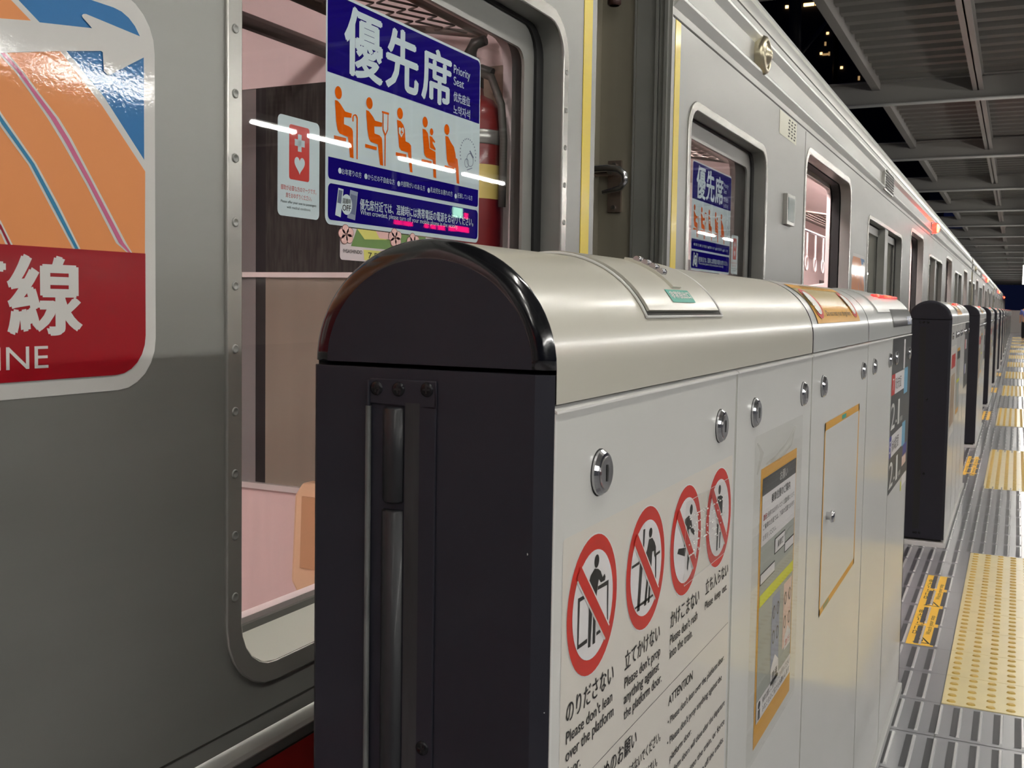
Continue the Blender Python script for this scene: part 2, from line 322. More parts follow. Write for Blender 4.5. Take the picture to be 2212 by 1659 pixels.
SG={'orange':[(0.6523,1.6233),(0.6656,1.6268),(0.6863,1.6131),(0.7175,1.5929),(0.7823,1.5403)],'orange2':[(0.8229,1.497)],'whiteline':[(0.6656,1.6268),(0.6682,1.6274),(0.6863,1.6154),(0.6863,1.6131)],'edge':[(0.6652,1.6267),(0.7187,1.5927),(0.7679,1.5547),(0.8229,1.497)],'edge_in':[(0.6626,1.626),(0.7162,1.5922),(0.766,1.55),(0.8229,1.4916)],'arrow':[(0.6521,1.6068),(0.6863,1.6131),(0.6929,1.6133),(0.7538,1.6226),(0.7422,1.6303),(0.7414,1.6318),(0.7431,1.6336),(0.7465,1.6345),(0.8175,1.6291),(0.8229,1.6231),(0.8228,1.6099),(0.7762,1.5823),(0.7726,1.5815),(0.7681,1.5841),(0.7669,1.6024),(0.7647,1.6031),(0.72,1.5932),(0.6517,1.5764)],'pinkl':[(0.6517,1.5767),(0.6869,1.5469),(0.7145,1.5161),(0.7489,1.4714),(0.7828,1.4145)],'pinkr':[(0.6562,1.5776),(0.6893,1.548),(0.7179,1.518),(0.7562,1.4721),(0.7964,1.4153)],'pinkl2':[(0.7819,1.4262),(0.7963,1.4061)],'pinkr2':[(0.7935,1.427),(0.8038,1.4058)],'bluel':[(0.6508,1.5155),(0.6813,1.4815),(0.7053,1.4459),(0.7253,1.4112)],'bluer':[(0.6509,1.5233),(0.6861,1.4821),(0.7103,1.4463),(0.7344,1.4117)],'bluel2':[(0.7177,1.4218),(0.7288,1.4063)],'bluer2':[(0.7281,1.4225),(0.7376,1.4063)],'redl':[(0.6494,1.4145),(0.6538,1.407)],'redr':[(0.6495,1.4263),(0.6607,1.4074)],'redr2':[(0.6614,1.4066)],'redtop':[(0.6492,1.4059),(0.8224,1.4059)],'redbot':[(0.6474,1.2805),(0.7827,1.279)],'sen':[(0.665,1.3255),(0.7366,1.3967)],'cho':[(0.6481,1.3258),(0.6581,1.3865)],'ine':[(0.6484,1.2918),(0.6987,1.3137)],'I':[(0.6484,1.2918),(0.6533,1.3144)],'N':[(0.6576,1.2914),(0.6767,1.3141)],'Eb':[(0.6817,1.2911),(0.6984,1.3137)]}
GS={'c1o':[(0.8449,1.158),(0.8337,1.0347),(0.7916,1.0983),(0.9124,1.0984)],'c1i':[(0.8608,1.1421),(0.8375,1.0464),(0.8027,1.0945),(0.9011,1.0958)],'c1slash':[(0.8221,1.1307),(0.8138,1.1256),(0.8825,1.0549),(0.8894,1.0631)],'m1':[(0.8524,1.1264),(0.8618,1.1241),(0.8679,1.1207),(0.873,1.1139),(0.8777,1.1163),(0.8803,1.1131),(0.8793,1.1098),(0.8685,1.1102),(0.8635,1.1144),(0.8614,1.1097),(0.8575,1.0969),(0.849,1.1042),(0.8395,1.1141),(0.8393,1.1175),(0.8435,1.1225)],'m1h':[(0.8515,1.1334),(0.8633,1.1312),(0.8575,1.1381),(0.857,1.1262)],'m1leg':[(0.8404,1.0962),(0.8488,1.088),(0.8459,1.0581),(0.8402,1.0585)],'m1leg2':[(0.8512,1.0857),(0.8573,1.0798),(0.8574,1.0582),(0.8511,1.0583)],'m1b1':[(0.8146,1.109),(0.8287,1.1084),(0.8322,1.105),(0.8191,1.105),(0.8178,1.0677),(0.838,1.0677),(0.8377,1.0639),(0.8148,1.0644)],'m1b2':[(0.8615,1.1084),(0.8884,1.1081),(0.8892,1.0654),(0.8866,1.0674),(0.885,1.1041),(0.861,1.1051)],'m1b3':[(0.8599,1.067),(0.8698,1.0673),(0.8718,1.0641),(0.8601,1.0639)],'m2b1':[(0.9533,1.106),(0.9758,1.1062),(0.976,1.1033),(0.9526,1.1033)],'m2l1':[(0.9854,1.1359),(0.9913,1.1357),(0.9885,1.1121),(0.9855,1.1128)],'m2l2':[(0.9774,1.104),(0.9859,1.0992),(0.9794,1.0555),(0.9716,1.0561)],'m2h':[(1.0037,1.1294),(1.0144,1.1283),(1.0086,1.1334),(1.0087,1.1234)],'m2':[(1.0042,1.1225),(1.0149,1.1219),(1.0231,1.1158),(1.0277,1.1099),(1.0276,1.0989),(1.0233,1.1008),(1.0216,1.1071),(1.016,1.1073),(1.0131,1.0843),(1.0032,1.0954),(0.9996,1.103),(0.9918,1.1076),(0.9989,1.1129)],'m2b2':[(1.0288,1.1031),(1.0415,1.1035),(1.0417,1.1007),(1.03,1.1004),(1.0308,1.0692),(1.0281,1.0708),(1.0259,1.1003)],'m2legs':[(0.9996,1.0825),(1.0043,1.0794),(1.0,1.056),(0.9931,1.0563)],'m2legs2':[(1.0076,1.0757),(1.0121,1.0697),(1.0106,1.0562),(1.0051,1.0561)],'m2f':[(0.9646,1.0622),(0.9921,1.0619),(1.021,1.0621),(1.0227,1.0596),(0.9924,1.0589),(0.9648,1.0603)],'c3':[(1.1478,1.1552),(1.1272,1.034),(1.0828,1.094),(1.198,1.103)],'m3h':[(1.151,1.1272),(1.1622,1.1272),(1.1583,1.1327),(1.157,1.1208)],'m3':[(1.1327,1.1199),(1.1475,1.1215),(1.1564,1.1166),(1.1625,1.1057),(1.1728,1.0988),(1.1712,1.0937),(1.1578,1.1007),(1.154,1.1053),(1.1473,1.1047),(1.1534,1.0928),(1.1463,1.0971),(1.1402,1.1099),(1.1314,1.1153)],'m3l':[(1.1475,1.0833),(1.155,1.076),(1.1482,1.0575),(1.1446,1.0607)],'m3bag':[(1.1094,1.0908),(1.139,1.0861),(1.1355,1.0767),(1.1051,1.086)],'m3arm':[(1.1318,1.0923),(1.1385,1.0915),(1.1406,1.0867),(1.1305,1.0888)],'m4h':[(1.2771,1.1308),(1.2886,1.13),(1.2839,1.1361),(1.2827,1.1241)],'m4':[(1.2743,1.1228),(1.2886,1.122),(1.2994,1.1187),(1.2982,1.0909),(1.2921,1.0899),(1.2743,1.1037),(1.2728,1.1177)],'m4l1':[(1.2738,1.089),(1.2823,1.0853),(1.2795,1.0539),(1.2743,1.0539)],'m4l2':[(1.2889,1.0808),(1.2934,1.0779),(1.2917,1.0545),(1.2868,1.0545)],'braille':[(1.1111,1.1454),(1.3069,1.1461),(1.1135,1.0621),(1.314,1.062)],'t1':[(0.7955,1.0087),(0.9099,1.0064)],'t1a':[(0.7955,0.9884),(0.9066,0.9866)],'t1b':[(0.7954,0.9729),(0.911,0.9701)],'t1c':[(0.812,0.9545),(0.8301,0.9541)],'t2':[(0.9401,1.0056),(1.0474,1.0051)],'t2a':[(0.9413,0.9879),(1.0531,0.9871)],'t2b':[(0.9399,0.9717),(1.0499,0.9726)],'t2c':[(0.941,0.956),(1.0601,0.9538)],'t3':[(1.0876,1.0073),(1.2023,1.0097)],'t3a':[(1.0882,0.9882),(1.1963,0.9869)],'t3b':[(1.0882,0.9721),(1.1765,0.9713)],'t4':[(1.2303,1.0073),(1.3397,1.0134)],'t4a':[(1.2303,0.9902),(1.3358,0.9893)],'att':[(1.0882,0.9202),(1.1817,0.919)],'a1':[(1.0899,0.8988),(1.3324,0.8958)],'a2':[(1.0903,0.875),(1.3221,0.8723)],'a3':[(1.0983,0.8529),(1.1841,0.8543)],'a4':[(1.0933,0.8387),(1.3414,0.8332)],'a5':[(1.1237,0.8135),(1.3429,0.7998)],'neg':[(0.8835,0.9314),(0.9806,0.9179)],'k1':[(0.9592,0.8998),(1.0606,0.8915)],'k2':[(1.0151,0.878),(1.0523,0.8666)],'rule':[(0.8432,0.949),(1.245,0.9501)]}
PKL=[(0.6457,1.5773),(0.6654,1.5631),(0.6835,1.5448),(0.7006,1.5268),(0.7161,1.508),(0.7444,1.4709),(0.7828,1.4145),(0.7963,1.4061)]
PKR=[(0.6517,1.5825),(0.6738,1.5655),(0.692,1.5482),(0.7136,1.529),(0.7281,1.5119),(0.7562,1.4721),(0.7964,1.4153),(0.8042,1.4058)]
BLL=[(0.6507,1.5103),(0.6789,1.4805),(0.702,1.4456),(0.7253,1.4112),(0.7288,1.4058)]
BLR=[(0.6509,1.5233),(0.6877,1.4829),(0.712,1.4479),(0.7344,1.4117),(0.7379,1.406)]
def LN(p): return list(p)
# ---------------------------------------------------------------- platform: floor, paving, roof
TP = 0.312; X0 = -0.185; Y0 = 3.836          # tile pitch, tile grid origin
FTILE = mat('grey_tile', (160, 160, 164), 0.26, coat=0.35, noise=0.03, scale=(2, 2, 2))
GROUT = mat('grout', (110, 110, 112), 0.7); BARD = mat('bar_dark', (62, 62, 66), 0.5)
BAR = mat('tile_bar', (216, 216, 216), 0.2, coat=0.5)
PLAIN = mat('platform_plain', (140, 140, 142), 0.32, noise=0.06, scale=(3, 3, 3))
PATCH = [(3.836 + 4.87 * k, 2.46) for k in range(-2, 13)]
def in_patch(x, y):
    return X0 - 0.001 < x < X0 + 2 * TP and any(a - 0.001 < y < a + l for a, l in PATCH)
fl = MB()
XA, XB_, YA, YB = -0.70, 1.36, -3.0, 74.0
fl.box((XA, YA, -0.12), (XB_, YB, -0.003), 1)
nx0 = math.floor((XA - X0) / TP)
ny0, ny1 = math.floor((YA - Y0) / TP), math.floor((YB - Y0) / TP)
G = 0.0022
for i in range(nx0, 6):
    for j in range(ny0, ny1 + 1):
        x, y = X0 - TP / 2 * 0 + i * TP, Y0 + j * TP
        xa, xb, ya, yb = max(x + G, XA), min(x + TP - G, XB_), max(y + G, YA), min(y + TP - G, YB)
        if xb - xa < 0.02 or yb - ya < 0.02 or in_patch(x + TP / 2, y + TP / 2): continue
        fl.add([(xa, ya, 0), (xb, ya, 0), (xb, yb, 0), (xa, yb, 0)], [(0, 1, 2, 3)], 0)
        if y > 45: continue
        for k in range(5):
            bx = x + (k + 0.02) * TP / 5
            if bx < -0.60 or bx > 1.2: continue
            a, b, w, h = y + 0.022, y + TP - 0.022, 0.0055, 0.0052
            fl.add([(bx - .021, a + .003, .0016), (bx - .003, a + .003, .0016), (bx - .003, b - .003, .0016), (bx - .021, b - .003, .0016)], [(0, 1, 2, 3)], 4)  # flat dark strip on the left of each raised bar
            bx += .003
            fl.add([(bx - w, a, 0), (bx + w, a, 0), (bx + w, b, 0), (bx - w, b, 0), (bx - w * .62, a + .006, h), (bx + w * .62, a + .006, h), (bx + w * .62, b - .006, h), (bx - w * .62, b - .006, h)],
                   [(4, 5, 6, 7), (0, 1, 5, 4), (1, 2, 6, 5), (2, 3, 7, 6), (3, 0, 4, 7)], 2)
fl.box((XB_, -9, -0.12), (7.2, 80, 0), 3); fl.box((XA, -9, -0.12), (XB_, YA, 0), 3); fl.box((XA, YB, -0.12), (XB_, 80, 0), 3)
tag(fl.build('floor', [FTILE, GROUT, BAR, PLAIN, BARD], fixn=False), kind='structure')
pe = MB(); pe.box((-0.74, -9, -1.2), (-0.70, 80, 0.0)); tag(pe.build('trim_1', mat('edge_steel', (150, 150, 148), 0.4, 0.6)), kind='structure')
tb = MB(); tb.box((-5.2, -25, -1.35), (-0.74, 130, -1.2)); tag(tb.build('floor_track', mat('ballast', (40, 36, 34), 0.95, noise=0.4, scale=(30, 30, 30))), kind='structure')
# yellow tactile paving
YT = mat('tactile_yellow', (246, 230, 172), 0.3, coat=0.3, noise=0.05, scale=(7, 7, 7))  # pale base has the gloss of the lamps put into its colour
YD = mat('tactile_dot', (218, 184, 94), 0.4, noise=0.08, scale=(40, 40, 40))
def tactile(rows):
    m = MB(); n = 10
    for i in range(2):
        for j in range(rows):
            x, y = i * TP, j * TP; L = TP
            m.box((x + .0015, y + .0015, -0.002), (x + L - .0015, y + L - .0015, 0.002), 0)
            for a in range(5):
                for b in range(5):
                    cx, cy = x + (a + .5) * L / 5, y + (b + .5) * L / 5
                    lo = [(cx + .0155 * math.cos(2 * math.pi * k / n), cy + .012 * math.sin(2 * math.pi * k / n), .002) for k in range(n)]
                    hi = [(cx + .0115 * math.cos(2 * math.pi * k / n), cy + .008 * math.sin(2 * math.pi * k / n), .0068) for k in range(n)]
                    m.add(lo + hi, [(k, (k + 1) % n, (k + 1) % n + n, k + n) for k in range(n)] + [tuple(range(n, 2 * n))], 1)
    return m.mesh('tactile_paving')
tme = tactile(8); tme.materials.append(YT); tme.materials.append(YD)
ORD = ['first', 'second', 'third', 'fourth', 'fifth', 'sixth', 'seventh', 'eighth', 'ninth', 'tenth', 'eleventh', 'twelfth', 'thirteenth', 'fourteenth', 'fifteenth', 'sixteenth']
for k in range(2, 14):
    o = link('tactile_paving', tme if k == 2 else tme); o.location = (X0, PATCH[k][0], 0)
    lab = 'large dotted yellow paving patch, nearest one on the grey tiles, beside the yellow caution label' if k == 2 else \
        'yellow dotted paving patch, %s from the near end of the platform row' % ORD[k - 2]
    tag(o, lab, 'tactile paving', 'yellow tactile paving patches along the platform')
# caution labels on the floor
STK = mat('floor_label', (250, 200, 60), 0.45)
BLK = ink('black', (24, 22, 22)); 
def floor_label(full):
    a = Art(lambda u, v, h: (u, v, 0.0009 + h), 0.0002)
    m = MB(); m.box((-0.052, 0, 0.0), (0.052, 1.22, 0.0009)); a.mb.add(m.v, m.f, a.mi(STK))
    # lettering reads from the platform side: baseline along the platform
    for q in ((0.03, 0.62) if full else ()):
        b = Art(lambda u, v, h: (-v, q + u, 0.0009 + h), 0.0002)
        a.poly([(-0.03, q + 0.0), (0.04, q + 0.0), (0.005, q + 0.085)], BLK, 1); a.poly([(-0.018, q + .008), (.028, q + .008), (.005, q + .066)], STK, 2)
        a.line((.005, q + .02), (.005, q + .05), .008, BLK, 3)
        vs, fs = text_mesh('足元にご注意')
        x1 = max(v[0] for v in vs); y0 = min(v[1] for v in vs); y1 = max(v[1] for v in vs)
        a.mb.add([(-0.042 + (0.042 * (1 - (y - y0) / (y1 - y0))), q + .11 + x / x1 * .40, .0012) for x, y in vs], fs, a.mi(BLK))
        vs, fs = text_mesh('Watch your step', .0)
        x1 = max(v[0] for v in vs); y0 = min(v[1] for v in vs); y1 = max(v[1] for v in vs)
        a.mb.add([(0.012 + (0.024 * (1 - (y - y0) / (y1 - y0))), q + .13 + x / x1 * .30, .0012) for x, y in vs], fs, a.mi(BLK))
    return a
for k in range(0, 5):
    a = floor_label(k < 2); o = a.build('floor_label'); o.location = (-0.306, PATCH[2 + k][0] + 0.635, 0)
    tag(o, ['bright yellow caution label with black lettering, nearest one on the grey floor tiles', 'small yellow caution label on the floor past the second gate, beside the second dotted patch',
            'tiny yellow caution label on the floor past the third gate', 'far yellow caution label on the floor past the fourth gate', 'farthest yellow caution label on the floor, past the fifth gate'][k],
        'floor label', 'yellow caution labels on the platform floor')
# roof
DECK = mat('roof_deck', (104, 102, 99), 0.55, noise=0.05, scale=(1, 3, 1)); BEAM = mat('beam_paint', (130, 127, 124), 0.45)
rf = MB(); y = -8.0; P_ = 0.266
prof = []
while y < 90:
    prof += [(y, 3.50), (y + .10, 3.50), (y + .135, 3.545), (y + .231, 3.545)]; y += P_
for i in range(len(prof) - 1):
    (a, b), (c, d) = prof[i], prof[i + 1]
    rf.add([(-1.27, a, b), (7.2, a, b), (7.2, c, d), (-1.27, c, d)], [(0, 1, 2, 3)])
tag(rf.build('ceiling', DECK, fixn=False), kind='structure')
bm_ = MB()
bm_.box((-1.32, -8, 3.42), (-1.25, 90, 3.56))
tag(bm_.build('trim_2', BEAM), kind='structure')
def ibeam(m, a, b, w, z0, z1, axis):
    # rolled steel section along X or Y centred at c
    c, lo, hi = a; t = 0.012
    for (p, q, r, s_) in ((-w / 2, w / 2, z0, z0 + t), (-w / 2, w / 2, z1 - t, z1), (-t / 2, t / 2, z0, z1)):
        if axis == 'X': m.box((lo, c + p, r), (hi, c + q, s_))
        else: m.box((c + p, lo, r), (c + q, hi, s_))
for k in range(-4, 20):
    yb = 10.42 + 3.88 * k
    m = MB(); ibeam(m, (yb + .07, -5.2, 7.2), None, 0.14, 3.28, 3.50, 'X')
    o = m.build('roof_beam', BEAM); c = MB(); c.cyl((-5, yb - .03, 3.265), (7.1, yb - .03, 3.265), 0.016, 10)
    c.build('conduit', HOUS, o)
    tag(o, ('painted steel beam under the ribbed roof, %s in view counted from the camera' % ORD[k]) if 0 <= k < 16 else 'steel roof beam out of view overhead, behind the camera' if k < 0 else 'faint steel roof beam at the dark far end of the platform', 'roof beam', 'steel beams under the platform roof')
for X, lab in ((-0.40, 'long grey steel rail under the ribbed roof, running lengthwise nearest the train'), (0.95, 'long grey steel rail under the roof over the middle of the platform'), (2.3, 'long steel roof rail two bays away from the train'), (3.6, 'long steel roof rail above the row of tube lamps in the middle')):
    m = MB(); ibeam(m, (X, -8, 90), None, 0.09, 3.36, 3.50, 'Y')
    o = m.build('roof_purlin', BEAM)
    tag(o, lab, 'purlin', 'lengthwise rails under the platform roof')
# lamps: one row close to the platform edge, one over the middle
def lamp_mesh(L, m):
    b = MB(); b.box((-0.045, 0, 0.03), (0.045, L, 0.085), 0); b.cyl((0, .01, 0.012), (0, L - .01, 0.012), 0.016, 10, 1); return b.build('tube_lamp', [HOUS, m], fixn=False)
def hang(o, z, ys=(.2, .8)):
    for y in ys:
        m = MB(); m.cyl((0, y, .085), (0, y, z), .008, 6); m.build('hanger', HOUS, o)
first = None
for k in range(0, 40):
    if first is None: o = first = lamp_mesh(1.2, TUBE); hang(o, .45)
    else: o = copy_tree(first)
    o.location = (0.34, -6.0 + 1.9 * k, 3.02)
    tag(o, 'white fluorescent tube lamp hung over the platform edge', 'lamp', 'tube lamps over the platform edge')
B_ROW = [(-6.7, 1.2), (-5.3, 1.2), (-3.9, 1.2), (-2.5, 1.2), (-1.1, 1.2), (0.3, 1.2), (1.7, 1.2), (3.1, 1.2), (4.5, 1.0), (6.6, 0.56), (7.34, 0.62), (8.80, 1.1), (10.1, 1.0)] + [(11.9 + 1.9 * k, 1.1) for k in range(32)]  # lamps behind the camera are added to brighten the lower car side
for y, L in B_ROW:
    o = lamp_mesh(L, TUBE2); o.location = (3.75, y, 2.75)
    hang(o, .7, (L * .2, L * .8))
    tag(o, 'white fluorescent tube lamp of the row mirrored in the car window, hung over the platform middle', 'lamp', 'tube lamps over the platform middle')
# fence closing the far end of the platform
m = MB(); m.box((-0.6, 73, 0), (5, 73.08, 1.35)); o = m.build('end_fence', mat('fence_white', (205, 205, 200), 0.5)); c = MB(); c.box((-0.64, 72.97, 1.35), (5.02, 73.11, 1.40)); c.build('top_rail', HOUS, o)
tag(o, 'pale panel fence closing the far end of the platform', 'fence')
# ---------------------------------------------------------------- platform gates
XR, XL, XC, ZC, HA, HB = -0.329, -0.561, -0.445, 1.306, 0.116, 0.106
ZT = 1.273
GREEN = ink('green', (52, 160, 140)); DGREY = ink('dgrey', (50, 50, 50), 0.35, 0.05); AMBER = ink('amber', (226, 168, 62)); WHT = ink('white', (232, 230, 226))
REDI = ink('red', (200, 48, 38)); PAPER = ink('paper', (226, 220, 210), 0.35, 0.25); WIN = ink('winter', (232, 228, 228), 0.4, 0.1)
GRYP = ink('greyprint', (168, 172, 164)); BLUP = ink('blueprint', (150, 158, 180)); PNKP = ink('pinkprint', (232, 200, 186)); LIME = ink('lime', (222, 224, 40)); SKYB = ink('skyblue', (110, 172, 204)); NAVY = ink('navy', (58, 58, 150)); ORNG = ink('orange', (206, 98, 34))
HOODP = mat('hood_grey', (208, 209, 205), 0.3, coat=0.4, crough=0.15)
def arc(a0, a1, n=28, ex=0.0, ea=0.0):
    return [(XC + (HA + ex) * math.cos(math.radians(a0 + (a1 - a0) * i / n)), ZC + (HB + ex) * math.sin(math.radians(a0 + (a1 - a0) * i / n))) for i in range(n + 1)]
def hoodprof(ex=0.0): return [(XR + ex, 1.279)] + arc(0, 180, 36, ex) + [(XL - ex, 1.279)]
def hoodfn(y0=0.0):   # u along the platform, v angle in degrees round the hood
    return lambda u, v, h: (XC + (HA + h) * math.cos(math.radians(v)), y0 + u, ZC + (HB + h) * math.sin(math.radians(v)))
def lock_mesh(keyhole=True):
    m = MB(); m.lathe([(0.0205, 0), (0.0205, .003), (0.0178, .0062), (0.0148, .0066), (0.0146, .0078), (0.0001, .0078)], (0, 0, 0), 'X', 28, 0)
    if keyhole: m.add([(0.0084, -.0022, .0075), (0.0084, .0012, .0075), (0.0084, .0024, .003), (0.0084, .0010, -.0075), (0.0084, -.0022, -.0075)], [(0, 1, 2, 3, 4)], 1); m.lathe([(.0205, -.0005), (.0213, -.0005), (.0213, .0006), (.0205, .0006)], (0, 0, 0), 'X', 28, 1)
    return m.mesh('lock')
LOCK = lock_mesh(); LOCK.materials.append(CHROME); LOCK.materials.append(RUBBER)
LOCK.polygons.foreach_set('use_smooth', [False for p in LOCK.polygons])
def screw_mesh():
    m = MB(); m.lathe([(.0062, 0), (.006, -.0008), (.004, -.0016), (.0001, -.0018)], (0, 0, 0), 'Y', 18, 0)
    for a, b in ((.0032, .0007), (.0007, .0032)): m.box((-a, -.0021, -b), (a, -.0017, b), 1)
    return m.mesh('screw')
SCREW = screw_mesh(); SCREW.materials.append(mat('screw_black', (34, 34, 38), .25, .5)); SCREW.materials.append(RUBBER)
def put(me, name, loc, parent):
    o = bpy.data.objects.new(name, me); COL.objects.link(o); o.location = loc; o.parent = parent; return o
def make_gate(L, joints, locks, near):
    # origin at the near end of the gate on the floor line; parts in local y
    r = thing('platform_gate')
    # black end: cap over a deep plate with a slot for the sliding bar
    cap = MB(); n = 36; R = 0.017
    A = arc(0, 180, n)
    rings = []
    for i in range(6):
        t = math.pi / 2 * i / 5; ins = R * (1 - math.sin(t)); dy = .010 * (1 - math.cos(t))
        rings.append([(XC + (HA - ins) * math.cos(math.pi * k / n), dy, ZC + .001 + (HB - ins) * math.sin(math.pi * k / n)) for k in range(n + 1)])
    rings.append([(x, 0.0108, z) for x, y, z in rings[-1]])
    vs = [p for g in rings for p in g]; fs = []
    for i in range(len(rings) - 1):
        for k in range(n): fs.append((i * (n + 1) + k, i * (n + 1) + k + 1, (i + 1) * (n + 1) + k + 1, (i + 1) * (n + 1) + k))
    cap.add(vs, fs, 0, True); cap.add(rings[0], [tuple(range(n + 1))], 1)
    ins = R; low = []
    bot = [g[0] for g in rings] + [g[-1] for g in rings][::-1]
    cap.add(bot, [tuple(range(len(bot)))], 0)
    cap.build('end_cap', [BLACKG if near else BLACK, BLACK], r)
    # lower black plate, with the slot left open
    zb, zt = 0.045, 1.303
    sx0, sx1, sz0, sz1 = -0.4985, -0.4625, 0.16, 1.275
    prof = [(XL, 0.034), (XL, .006), (XL + .006, 0), (XR - .014, 0), (XR, .0075), (XR, .0085), (XR - .017, .0085), (XR - .017, .034)]
    e = MB(); e.prism([(x, y) for x, y in prof], zb, zt, axis='Z')
    ep = e.build('end_panel', BLACK_C if near else BLACK, r, bevel=0.003 if near else 0)
    if near:
        c = MB(); c.box((-.4985, -.0004, .16), (-.4325, .0002, 1.294), 0)    # slot plate lying on the end panel
        fr = MB()
        fr.box((-.4985, -.0022, 1.272), (-.4325, 0, 1.294)); fr.box((-.4635, -.0022, .16), (-.4325, 0, 1.272)); fr.box((-.5005, -.004, .16), (-.4975, 0, 1.292))
        fp = fr.build('slot_plate', BLACK, r, bevel=.0012)
        tr = MB(); tr.box((-.4978, .001, .16), (-.4640, .0012, 1.272)); tr.add([(-.462, -.0024, .16), (-.448, -.0024, .16), (-.448, -.0024, 1.2745), (-.462, -.0024, 1.2745)], [(0, 1, 2, 3)])
        tr.build('slot_lining', mat('worn_rubber', (46, 46, 48), 0.65, noise=0.35, scale=(60, 60, 9)), fp)
        lip = MB(); lip.tube([(-.4985, -.003, .16), (-.4985, -.003, 1.27)], .0026, 8); lip.build('rubber_lip', mat('grey_rubber', (78, 80, 80), 0.5, noise=.5, scale=(40, 40, 14)), fp)
        for z0, z1, rr in ((1.188, 1.270, .0118), (.55, 1.182, .0124), (.18, .546, .0124)):
            ro = MB(); ro.lathe([(.0001, z0), (rr - .002, z0), (rr, z0 + .002), (rr, z1 - .002), (rr - .002, z1), (.0001, z1)], (-.4745, .0045, 0), 'Z', 20)
            ro.build('roller', mat('roller_black', (28, 29, 33), 0.42, coat=.08), r)
        for x, z in ((-.491, 1.2855), (-.469, 1.2855), (-.441, 1.2865), (-.442, .980), (-.442, .62)): put(SCREW, 'screw', (x, -.0022 if z > 1.2 else -.0022, z), r)
    else:
        s = MB(); s.box((-.4985, -.0006, .10), (-.4635, .001, 1.262)); s.build('slot', RUBBER, r)
        for x, z in ((-.495, 1.288), (-.478, 1.288), (-.455, 1.288), (-.447, .85), (-.447, .42), (-.49, .075), (-.478, .075), (-.46, .075)): put(SCREW, 'screw', (x, -.0004, z), r)
    fo = MB(); fo.box((-.575, -.012, 0), (-.318, L + .012, .030)); fo.build('base_plate', WHITE_E if not near else HOUS, r, bevel=.003)
    # inner carcase, track-side skin and far end
    co = MB(); co.box((XL + .004, .034, .03), (XR - .016, L - .003, 1.300)); co.build('carcase', SEAM, r)
    bk = MB(); bk.box((XL, .034, .045), (XL + .004, L - .02, 1.279)); bk.build('back_panel', STEEL, r)
    fe = MB(); fe.prism([(XL, zb)] + [(XR, zb), (XR, ZC)] + arc(0, 180, 24) + [(XL, ZC)], L - .02, L); fe.build('end_panel', BLACK, r)
    # hood in sections with raised ring joints
    hj = [0.0108] + [j for j in joints if j in HJ[near]] + [L - .02]
    for i in range(len(hj) - 1):
        m = MB(); m.strip(hoodprof(), hj[i] + (.004 if i else 0), hj[i + 1] - .004)
        m.add([(x, hj[i] + (.004 if i else 0), z) for x, z in hoodprof(-.004)], [], 0)
        if i: 
            m.strip(hoodprof(.003), hj[i] - .004, hj[i] + .004)
        m.build('hood', CREAM if (near and i == 0) else HOODP, r, fixn=False)
    # front panels
    ed = [0.008] + joints + [L - .004]
    for i in range(len(ed) - 1):
        m = MB(); a, b = ed[i] + (.003 if i else 0), ed[i + 1] - .003
        m.box((XR - .016, a, .040), (XR, b, ZT))
        last = i == len(ed) - 2
        p = m.build('front_panel', (DGREY if not near else WHITE_P) if False else WHITE_P, r, bevel=.0015)
        t = MB(); t.prism([(XR - .010, ZT), (XR + .0026, ZT - .0012), (XR + .0022, ZT + .0010), (XR - .004, ZT + .0042), (XR - .010, ZT + .0042)], a, b); t.box((XR, a, .040), (XR + .0008, a + .004, ZT)) 
        t.build('panel_edge', WHITE_E, p)
    for y in locks: put(LOCK, 'lock', (XR, y, 1.211), r)
    return r
HJ = {True: (1.172, 1.953), False: (0.62, 1.66)}
G1Y = 0.752
def gy(y): return y - G1Y
g1 = make_gate(3.133, [gy(1.362), gy(1.924), gy(2.705), gy(3.262)], [gy(v) for v in (.862, 1.279, 1.469, 1.839, 2.043, 2.615, 2.829, 3.2, 3.372, 3.79)], True)
g1.location = (0, G1Y, 0)
tag(g1, 'nearest platform gate, with slotted black rounded end, cream hood and warning signs on white front', 'platform gate', 'half-height platform gates along the track')
# the hatch let into the hood, with its catch and label
def lid(y0, y1, a0, a1, ex, m, name, parent, nn=16):
    b = MB(); prof = arc(a0, a1, nn, ex); inn = arc(a0, a1, nn, 0.0003)
    b.strip(prof, y0, y1); 
    for yy in (y0, y1): 
        b.add([(x, yy, z) for x, z in prof] + [(x, yy, z) for x, z in inn], [(i, i + 1, i + 2 + nn, i + 1 + nn) for i in range(nn)])
    for k in (0, nn): b.add([(prof[k][0], y0, prof[k][1]), (prof[k][0], y1, prof[k][1]), (inn[k][0], y1, inn[k][1]), (inn[k][0], y0, inn[k][1])], [(0, 1, 2, 3)])
    return b.build(name, m, parent, fixn=False)
gap = lid(gy(1.010), gy(1.304), 23.5, 120, .0012, SEAM, 'hatch_gap', g1)
tag(gap, None)
h = lid(gy(1.018), gy(1.290), 26.5, 118, .0042, CREAM, 'hatch', g1)
rim = MB()
for yy in (1.008, 1.306):
    pr = arc(23, 120, 16, .0016); rim.tube([(x, gy(yy), z) for x, z in pr], .0016, 6)
rim.tube([(arc(23, 24, 1, .0016)[0][0], gy(1.008), arc(23, 24, 1, .0016)[0][1]), (arc(23, 24, 1, .0016)[0][0], gy(1.306), arc(23, 24, 1, .0016)[0][1])], .0016, 6)
rim.build('hatch_rim', WHITE_E, g1)
hd = lid(gy(1.150), gy(1.181), 42, 75, .0072, CREAM, 'catch_plate', h)
ch = MB()
